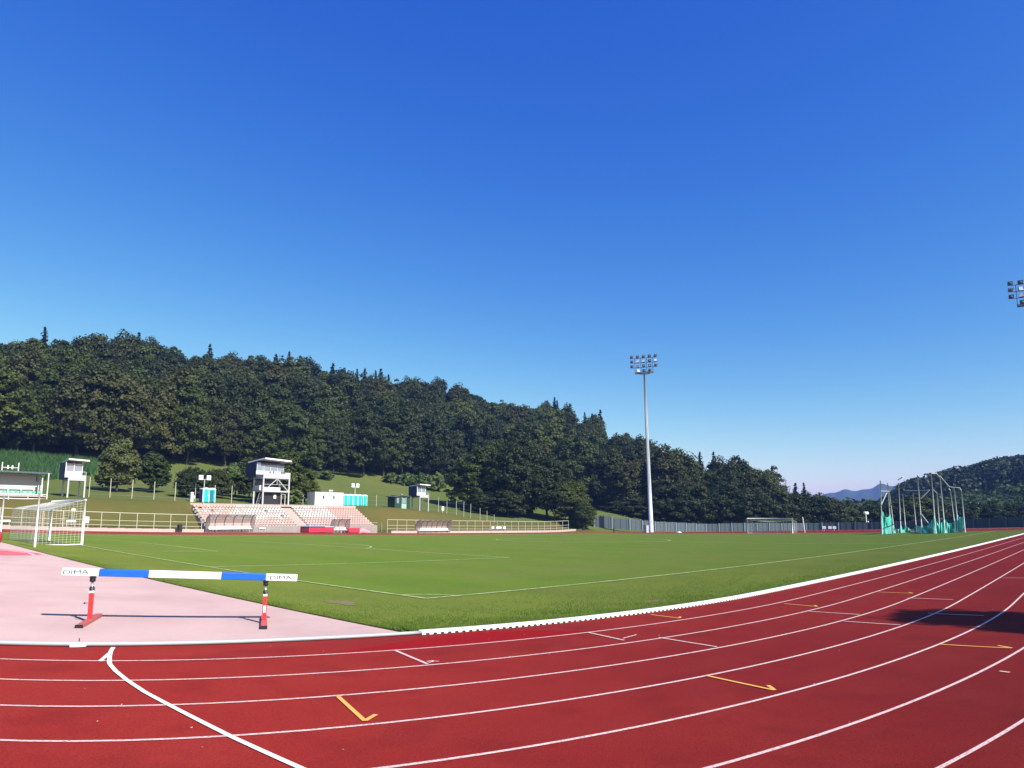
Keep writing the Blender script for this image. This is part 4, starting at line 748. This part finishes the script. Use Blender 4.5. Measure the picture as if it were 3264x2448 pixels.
# white items near the far goal
a = at(2566,1699,128); t = at(2558,1648,128); mb = MB(); mb.tube([(0,0,0),tuple(t-a)],.07,6); mb.tube([(0,0,-.2),(0,0,.05)],.25,8); o = mb.build('leaning_pole', M['white'], loc=a); tag(o, 'single white pole leaning right of the distant goal', 'pole')
a = at(2640,1697,150); e = empty('small_hoarding', (a.x,a.y,a.z), 'three small white panels on thin legs before the grey fence', 'sign')
d_ = Vector((math.sin(R(YAW-25)),-math.cos(R(YAW-25)),0))
for i, k in enumerate((-1.0,.05,.85)):
    mb = MB(); p = d_*k; mb.bar(tuple(p+Vector((0,0,.95))),tuple(p+d_*.62+Vector((0,0,.95))),.06,.55); mb.build('panel', M['white'], e)
for k in (-.7,1.1): mb = MB(); mb.bar(tuple(d_*k+Vector((0,0,-.1))),tuple(d_*k+Vector((0,0,.8))),.07); mb.build('leg', M['white'], e)
a = at(2165,1700,148); mb = MB(); mb.box((-.6,-.3,0),(.6,.3,.22)); mb.box((-.5,-.2,.22),(.2,.2,.4)); o = mb.build('white_crate', M['white'], loc=(a.x,a.y,a.z), bevel=.05); tag(o, 'small white box lying on the far end of the track', 'box')
a = at(1957,1689,150); mb = MB(); mb.tube([(0,0,-.1),(0,0,1.0),(0,0,1.15)],[.12,.12,.03],8); o = mb.build('bollard', M['black'], loc=(a.x,a.y,gz(a.x,a.y))); tag(o, 'small black post on the grass before the grey fence', 'post')
for px, py, pb, r, lab in ((3115,1606,1660,260,'thin street lamp against the dark wooded hill behind the cage'),(2378,1562,1680,225,'street lamp among the dark trees left of the far goal')):
    t = at(px, py, r); g = gz(t.x, t.y); e = empty('street_lamp', (t.x,t.y,g), lab, 'lamp post', 'street lamps behind the grey fence'); mb = MB(); mb.tube([(0,0,-.2),(0,0,t.z-g)],[.12,.07],6); mb.build('pole', M['steel'], e)
    mb = MB(); mb.box((-.7,-.3,t.z-g),(.7,.3,t.z-g+.3)); mb.build('lamp_head', M['white'], e, bevel=.1)
# ------------------------------------------------------------------ trees
def leaf_quads(cen, nrm, size, rg):
    k = len(cen); t = rg.normal(size=(k, 3)); nn = nrm+rg.normal(0, .55, (k, 3)); nn /= np.linalg.norm(nn, axis=1)[:, None]+1e-9
    u = np.cross(nn, t); u /= np.linalg.norm(u, axis=1)[:, None]+1e-9; v = np.cross(nn, u); s = (size*rg.uniform(.6, 1.4, k))[:, None]/2
    return np.stack([cen-u*s-v*s*.7, cen+u*s-v*s*.7, cen+u*s*.8+v*s*.8, cen-u*s*.8+v*s*.8], 1).reshape(-1, 3)
def qmesh(name, V4, mtl):
    k = len(V4); me = bpy.data.meshes.new(name); me.vertices.add(k); me.vertices.foreach_set('co', V4.astype(np.float32).ravel()); me.loops.add(k); me.loops.foreach_set('vertex_index', np.arange(k, dtype=np.int32)); me.polygons.add(k//4)
    me.polygons.foreach_set('loop_start', np.arange(0, k, 4, dtype=np.int32)); me.polygons.foreach_set('loop_total', np.full(k//4, 4, np.int32)); me.materials.append(mtl); me.update(calc_edges=True); return me
def crown_mesh(mtl, h, rad, base, nclump, nleaf, size, seed, cone=0., flat=1.):
    rg = np.random.default_rng(seed); out = []
    H2 = (h-base)/2; cz_ = base+H2; lob = rg.uniform(0, 6.28, 6)
    for i in range(nclump):
        d = rg.normal(size=3); d /= np.linalg.norm(d); 
        if d[2] < -.75: d[2] *= -1
        az = math.atan2(d[1], d[0]); k = (.66+.30*rg.random()**.5)*(1+.14*math.sin(2*az+lob[0])+.10*math.sin(3*az+lob[1]+3*d[2]))
        zz = d[2]; tap = 1-cone*max(0, zz*.5+.5)
        c = np.array([d[0]*rad*k*tap, d[1]*rad*k*tap, cz_+zz*H2*k*flat]); rc = rad*rg.uniform(.13, .34)
        m_ = nleaf; q = rg.normal(size=(m_, 3)); q /= np.linalg.norm(q, axis=1)[:, None]; q[:, 2] = np.where(q[:, 2] < -.3, -q[:, 2]*.5, q[:, 2]); rr = rc*rg.random(m_)**.35
        P_ = c+q*rr[:, None]*np.array([1., 1., .95]); nn = q*.9+d*.35+np.array([0, 0, .1]); out.append(leaf_quads(P_, nn, size, rg))
    m_ = nclump*nleaf//7; q = rg.normal(size=(m_, 3)); q /= np.linalg.norm(q, axis=1)[:, None]; P_ = q*(rg.random(m_)**.4)[:, None]*np.array([rad*.66, rad*.66, H2*.7])+np.array([0, 0, cz_]); out.append(leaf_quads(P_, q, size*1.5, rg))
    return qmesh('crown', np.concatenate(out), mtl)
def trunk_mesh(h, r, base, seed):
    rd = random.Random(seed); mb = MB(); pth = [(0,0,-.6)]; x = y = 0
    for i in range(1, 6): x += rd.uniform(-.2,.2); y += rd.uniform(-.2,.2); pth.append((x,y,h*.8*i/5))
    mb.tube(pth, [r*1.3,r,r*.85,r*.65,r*.4,r*.15], 8)
    for k in range(7):
        i = rd.randint(2, 4); a_ = rd.uniform(0, 6.28); p = Vector(pth[i]); L_ = h*rd.uniform(.18,.3); q_ = p+Vector((math.cos(a_)*L_,math.sin(a_)*L_,L_*.8)); mb.tube([p, p.lerp(q_,.5)+Vector((0,0,-.2)), q_],[r*.4,r*.25,r*.08],5)
    me = bpy.data.meshes.new('trunk'); me.from_pydata(mb.v, [], mb.f); me.materials.append(M['bark']); return me
def conifer_mesh(mtl, h, rad, seed):
    rg = np.random.default_rng(seed); out = []; nt_ = 30
    for i in range(nt_):
        f = i/nt_; z = h*(.12+.88*f); rr = rad*(1-f)**.85*rg.uniform(.8, 1.15)+.12; nb = max(6, int(16*(1-f))+5)
        for j in range(nb):
            a_ = rg.uniform(0, 6.28); L_ = rr*rg.uniform(.65, 1.15); k = max(5, int(L_*9)); t = rg.random(k); P_ = np.stack([np.cos(a_)*L_*t, np.sin(a_)*L_*t, z-.34*L_*t+rg.normal(0,.10,k)], -1)+rg.normal(0,.12,(k,3)); out.append(leaf_quads(P_, np.tile([math.cos(a_)*.3,math.sin(a_)*.3,1.], (k,1)), .5, rg))
    out.append(leaf_quads(np.stack([0*np.arange(10.),0*np.arange(10.),h*(.93+.075*np.arange(10.)/10)],-1), np.tile([1.,0,0],(10,1)), .3, rg))
    return qmesh('crown', np.concatenate(out), mtl)
TM = {}
for s in range(3):
    TM['leaf_deep', s] = (crown_mesh(M['leaf_deep'], 19+s, 6.6+.4*s, .4, 140, 100, .44, 10+s, .15), trunk_mesh(18, .28, 3, s))
    TM['leaf_mid', s] = (crown_mesh(M['leaf_mid'], 18+s, 6.8-.4*s, .4, 140, 100, .44, 20+s, .1), trunk_mesh(17, .28, 3, 3+s))
    TM['leaf_olive', s] = (crown_mesh(M['leaf_olive'], 19-s, 6.4+.3*s, .4, 140, 100, .42, 30+s, .1), trunk_mesh(18, .28, 3, 6+s))
for s in range(2): TM['needle', s] = (conifer_mesh(M['needle'], 24, 5.0, 40+s), trunk_mesh(20, .22, 3, 9+s))
def tree(name, x, y, key, sc, label, cat='tree', group=None, sxy=1, rz=None, sink=.2, trunk=True):
    cm, tm = TM[key]; e = empty(name, (x, y, gz(x, y)-sink), label, cat, group, rz=random.uniform(0, 6.28) if rz is None else rz); e.scale = (sc*sxy, sc*sxy, sc)
    c_ = bpy.data.objects.new('crown', cm); C.objects.link(c_); c_.parent = e
    if trunk: t_ = bpy.data.objects.new('trunk', tm); C.objects.link(t_); t_.parent = e
    return e
tbl = lambda px, T_: float(np.interp(px, [t[0] for t in T_], [t[1] for t in T_]))
EDGE = [(-250,178),(0,180),(300,184),(560,190),(1050,208),(1300,226),(1466,238),(1600,232),(1900,222),(2100,212),(2300,207),(2500,206),(2640,212)]
RIDGE = [(-250,262),(0,270),(400,280),(850,300),(1060,310),(1417,330),(1780,340),(1950,310),(2150,280),(2290,262),(2490,246),(2640,232)]
SKYL = [(-250,1085),(0,1085),(88,1072),(265,1085),(354,1075),(500,1096),(660,1128),(860,1144),(1045,1175),(1220,1218),(1420,1218),(1505,1252),(1620,1290),(1780,1292),(1850,1330),(1920,1338),(1990,1378),(2065,1417),(2140,1453),(2213,1478),(2290,1478),(2420,1490),(2490,1535),(2540,1560),(2600,1570),(2660,1610)]
KL = {'leaf_deep':('broadleaf_tree','deep green broadleaf tree packed into the hillside wood','deep green trees of the hillside wood'),
      'leaf_mid':('broadleaf_tree','mid green broadleaf tree in the hillside wood behind the meadow','mid green trees of the hillside wood'),
      'leaf_olive':('broadleaf_tree','olive brown tinged broadleaf tree in the hillside wood','olive brown trees of the hillside wood'),
      'needle':('conifer','dark pointed conifer rising over the skyline of the hillside wood','dark conifers on the wooded skyline')}
placed = []; tries = 0
def put_forest(px, r, key=None, force=False):
    p = at(px, 1650, r)
    if not force and any((p.x-a_)**2+(p.y-b_)**2 < 7.4**2 for a_, b_ in placed): return False
    placed.append((p.x, p.y))
    key = key or random.choices(['leaf_deep','leaf_mid','leaf_olive'], [.46,.36,.18] if px < 1500 else [.5,.40,.10])[0]
    s = random.randint(0, 1 if key == 'needle' else 2); g = gz(p.x, p.y); hgt = {'needle':24}.get(key, 19)
    sc = random.uniform(.68, 1.22); lim = at(px, tbl(px, SKYL)-(random.uniform(16,42) if key == 'needle' else random.uniform(-14,0)), r).z-g    # keep the skyline
    u = (r-tbl(px, EDGE))/max(1, tbl(px, RIDGE)-tbl(px, EDGE))
    if u > .8: sc = np.clip(lim/hgt, .5, 1.35)*random.uniform(.95, 1.02)
    else: sc = min(sc, max(.45, lim/hgt))
    nm, lab, grp = KL[key]; tree(nm, p.x, p.y, (key, s), sc, lab, 'tree', grp, sxy=random.uniform(.9, 1.12)*(1.0 if sc > .8 else 1.15), trunk=(u < .12)); return True
for px in [88,250,272,395,640,858,895,935,1045,1080,1122,1145,1185,1205,1225,1410,1772,1780,1815,1870,1895,1915,2130,2240,2285,2465,2537,2566]: put_forest(px+random.uniform(-4,4), tbl(px, RIDGE)-random.uniform(5,12), 'needle', True)
for px in np.arange(-230, 2660, 62): put_forest(px+random.uniform(-12,12), tbl(px, RIDGE)-random.uniform(1,7))
for px in np.arange(-230, 2660, 44):
    for _ in range(3):
        if put_forest(px+random.uniform(-25,25), tbl(px, EDGE)+random.uniform(0,3)): break
while tries < 14000 and len(placed) < 380:
    tries += 1; px = random.uniform(-240, 2640); u = random.random()**1.25; put_forest(px, tbl(px, EDGE)+u*(tbl(px, RIDGE)-tbl(px, EDGE)))
print('forest', len(placed))
# named single trees and bushes
def spec(key, mtl, h, rad, base, ncl, nl, size, seed, cone=0.): TM[key] = (crown_mesh(M[mtl], h, rad, base, ncl, nl, size, seed, cone), trunk_mesh(h*.9, .03*h*.6, base, seed))
spec(('n',0),'leaf_dry',8,3.6,-.1,160,100,.26,50,.35); spec(('n',1),'leaf_mid',7,2.4,.1,120,90,.24,51,.1); spec(('n',2),'leaf_deep',5,3.2,-.1,120,90,.24,52); spec(('n',3),'leaf_light',6,3,.8,120,90,.24,53)
spec(('n',4),'leaf_mid',10,3.6,-.1,160,100,.28,54,.25); spec(('n',5),'leaf_deep',19,7.2,.0,240,100,.4,55,.2); spec(('n',6),'leaf_light',3,1.8,-.2,40,50,.22,56); spec(('n',7),'leaf_deep',12,4.6,-.1,160,90,.32,57,.15); spec(('n',8),'leaf_mid',19,6.8,.0,240,100,.4,58,.1)
def single(px, pyb, pyt, r, key, h0, w0, wpx, label, name='broadleaf_tree', cat='tree', group=None):
    p = at(px, pyb, r); g = gz(p.x, p.y); t = at(px, pyt, r).z; dep_ = np.dot(np.array(p)-CAMP, FW); sc = (t-g)/h0; wd = wpx*dep_/FPX/2/w0; return tree(name, p.x, p.y, key, sc, label, cat, group, sxy=wd/sc, sink=.1)
single(372,1570,1408,128,('n',0),8,3.6,150,'bushy grey-green tree on the meadow right of the white camera tower')
single(487,1572,1447,132,('n',1),7,2.4,104,'rounded green tree just right of the bushy grey-green tree')
single(618,1590,1500,124,('n',2),5,3.2,100,'dark bush behind the left lamp post','bush','bush'); single(690,1590,1505,128,('n',2),5,3.2,90,'dark green bush behind the left toilets','bush','bush')
single(752,1592,1482,134,('n',3),6,3,110,'light green tree left of the two-storey tower'); single(792,1600,1470,132,('n',7),12,4.6,90,'dark tree pressed against the left side of the two-storey tower')
single(905,1600,1442,128,('n',4),10,3.6,130,'tall green tree behind the two-storey tower'); single(970,1600,1498,130,('n',4),10,3.6,95,'green tree right of the two-storey tower'); single(935,1606,1560,124,('n',6),3,1.8,70,'low bush between the tower and the container','bush','bush')
single(1040,1516,1500,200,('n',6),3,1.8,70,'low pale bush at the wood edge above the container','bush','bush'); 
for px in (1085,1130,1250,1300,1345,1395): single(px,1527,1508,212,('n',6),3,1.8,64,'low pale green bush along the edge of the wood above the meadow','bush','bush','low bushes along the wood edge')
big = [(1495,1655,1470,178,150,8,'large green tree at the left end of the clump beyond the right railing'),(1570,1655,1420,176,180,8,'tallest green tree of the clump beyond the right railing'),(1665,1668,1418,172,185,5,'broad deep green tree in the middle of the clump beyond the right railing'),(1745,1672,1470,170,160,5,'deep green tree right of the middle of the clump beyond the railing'),(1815,1678,1540,166,130,8,'lower green tree near the right end of the clump beyond the railing'),(1860,1685,1600,162,90,8,'smallest green tree at the right end of the clump beside the grey fence'),(1620,1668,1560,168,120,7,'low dark tree in front of the clump beyond the right railing'),(1540,1662,1570,170,110,7,'low dark tree under the left part of the clump beyond the railing')]
for px, pb, pt_y, r, wd, kk, lab in big: single(px, pb, pt_y, r, ('n',kk), 19 if kk != 7 else 12, {8:6.8,5:7.2,7:4.6}[kk], wd, lab)
hed = [(2050,1675,1590,195,110),(2110,1675,1560,194,110),(2170,1675,1548,194,115),(2235,1675,1552,195,110),(2300,1675,1548,196,115),(2365,1675,1560,197,110),(2425,1672,1562,200,110),(2490,1670,1570,202,110),(2545,1668,1585,205,100),(2600,1668,1578,207,110),(2650,1668,1592,210,100),(1985,1665,1600,198,100)]
for px, pb, pt_y, r, wd in hed: single(px, pb, pt_y, r, ('n',7), 12, 4.6, wd+15, 'dark dense tree in the row behind the grey sheet fence', group='dark trees behind the grey fence')
for i, (px, pt_y, wd, kk) in enumerate([(2995,1600,120,7),(3090,1606,120,7),(3190,1610,120,7),(3290,1610,120,7),(2700,1622,90,4),(2745,1632,80,7),(2790,1615,90,4),(2840,1610,90,7),(2890,1600,100,4),(2925,1590,130,4),(2970,1615,90,7),(3020,1625,80,3),(3070,1628,80,3),(3110,1618,100,3),(3160,1630,90,4),(3210,1628,90,4),(3258,1632,90,3),(3310,1628,90,4)]):
    single(px, 1670, pt_y, 225, ('n',kk), {4:10,7:12,3:6}[kk], {4:3.6,7:4.6,3:3.}[kk], wd+20, {4:'mid green tree over the fence around the throwing cage',7:'deep green tree over the fence around the throwing cage',3:'light yellow-green shrub tree over the fence right of the cage'}[kk], group={4:'mid green trees by the cage',7:'deep green trees by the cage',3:'light shrub trees by the cage'}[kk])
# wood on the right-hand hill and in the middle distance: reads as one mass
def wood(name, fn, k, size, mtl, label, seed):
    rg = np.random.default_rng(seed); out = []
    for i in range(k):
        x, y, h, rad = fn(rg); g = gz(x, y); nq = 150; q = rg.normal(size=(nq,3)); q /= np.linalg.norm(q,axis=1)[:,None]; q[:,2] = np.abs(q[:,2]); P_ = np.array([x,y,g+h*.35])+q*np.array([rad,rad,h*.65])*rg.uniform(.75,1.05,(nq,1)); out.append(leaf_quads(P_, q, size, rg))
    o = bpy.data.objects.new(name, qmesh(name, np.concatenate(out), mtl)); C.objects.link(o); return tag(o, label, 'wood', kind='stuff')
def f_right(rg):
    px = rg.uniform(2850, 3420); r = rg.uniform(400, 540); p = at(px, 1650, r); lim = at(px, tbl(px, [(2850,1585),(2880,1545),(2990,1515),(3060,1495),(3100,1490),(3200,1465),(3264,1455),(3420,1440)]), r).z-gz(p.x,p.y); return p.x, p.y, float(np.clip(rg.uniform(14,21), 3, max(3, lim*rg.uniform(.72,1.15)))), rg.uniform(6,11)
wood('distant_wood', f_right, 360, 1.3, M['leaf_far'], 'dark wooded hill rising behind the throwing cage at right', 3)
def f_mid(rg): px = rg.uniform(2560, 3420); r = rg.uniform(250, 420); p = at(px, 1650, r); return p.x, p.y, rg.uniform(7,11), rg.uniform(5,7)
wood('distant_wood', f_mid, 330, 1.3, M['leaf_mid'], 'band of mid green woodland below the blue hill', 4)
# crop field
k = 26000; P3 = []
px = rng.uniform(-250, 300, k); rr = rng.uniform(136, 178, k)
for a_, b_ in zip(px, rr):
    lim = float(np.interp(a_, [-250,0,120,300], [136,138,142,160]))
    if b_ < lim: continue
    p = at(a_, 1500, b_); P3.append((p.x, p.y))
P3 = np.array(P3); zz = np.array([gz(a_, b_) for a_, b_ in P3]); P3 = np.column_stack([P3, zz])
blades('crop_field', P3, rng.uniform(1.2, 2.3, len(P3)), M['corn'], .16, 0, 'tall green crop covering the upper left meadow below the wood', 'crop')
# far blue hill
hp = [(2300,1600),(2500,1585),(2600,1571),(2683,1564),(2762,1551),(2814,1542),(2850,1546),(2900,1540),(3000,1536),(3100,1545),(3300,1550),(3500,1565),(3700,1590)]
rows = []
for px in np.linspace(2250, 3700, 150):
    col_ = []; ht = at(px, tbl(px, hp), 2900).z+6*math.sin(px*.045)+3*math.sin(px*.11)
    for u in np.linspace(0, 1, 16): r = 2300+1500*u; p = at(px, 1650, r); col_.append((p.x, p.y, -6+ht*math.sin(min(1,u/.4*1)*math.pi/2 if u < .4 else math.pi/2+(u-.4)/.6*math.pi/2)))
    rows.append(col_)
M['farhill'] = mat('far_wooded_hill', (.020,.035,.03), .95, noise=[(.02,.6,(.04,.055,.03),.45,.6)])
tag(grid_mesh('distant_hill', np.array(rows), M['farhill']), kind='structure')
# tree outside the frame to the right whose shadow falls on the outer lanes
TM['sh'] = (crown_mesh(M['leaf_mid'], 10.7, 2.9, 3.4, 40, 90, .28, 77, .35), trunk_mesh(9, .2, 3, 77))
tree('broadleaf_tree', 3.95, -56.3, 'sh', 1.0, 'leafy tree beside the outer lanes that shades the track at right', rz=0)
# ------------------------------------------------------------------ haze
mh = bpy.data.materials.new('haze'); mh.use_nodes = True; N = mh.node_tree.nodes; N.remove(N['Principled BSDF']); pv = N.new('ShaderNodeVolumePrincipled')
pv.inputs['Color'].default_value = (.22,.42,1,1); pv.inputs['Density'].default_value = .00018; pv.inputs['Anisotropy'].default_value = 0; mh.node_tree.links.new(pv.outputs[0], N['Material Output'].inputs['Volume'])
mb = MB(); mb.box((-6500,-2500,-12),(7500,7500,200)); o = mb.build('haze', mh); tag(o, kind='stuff')
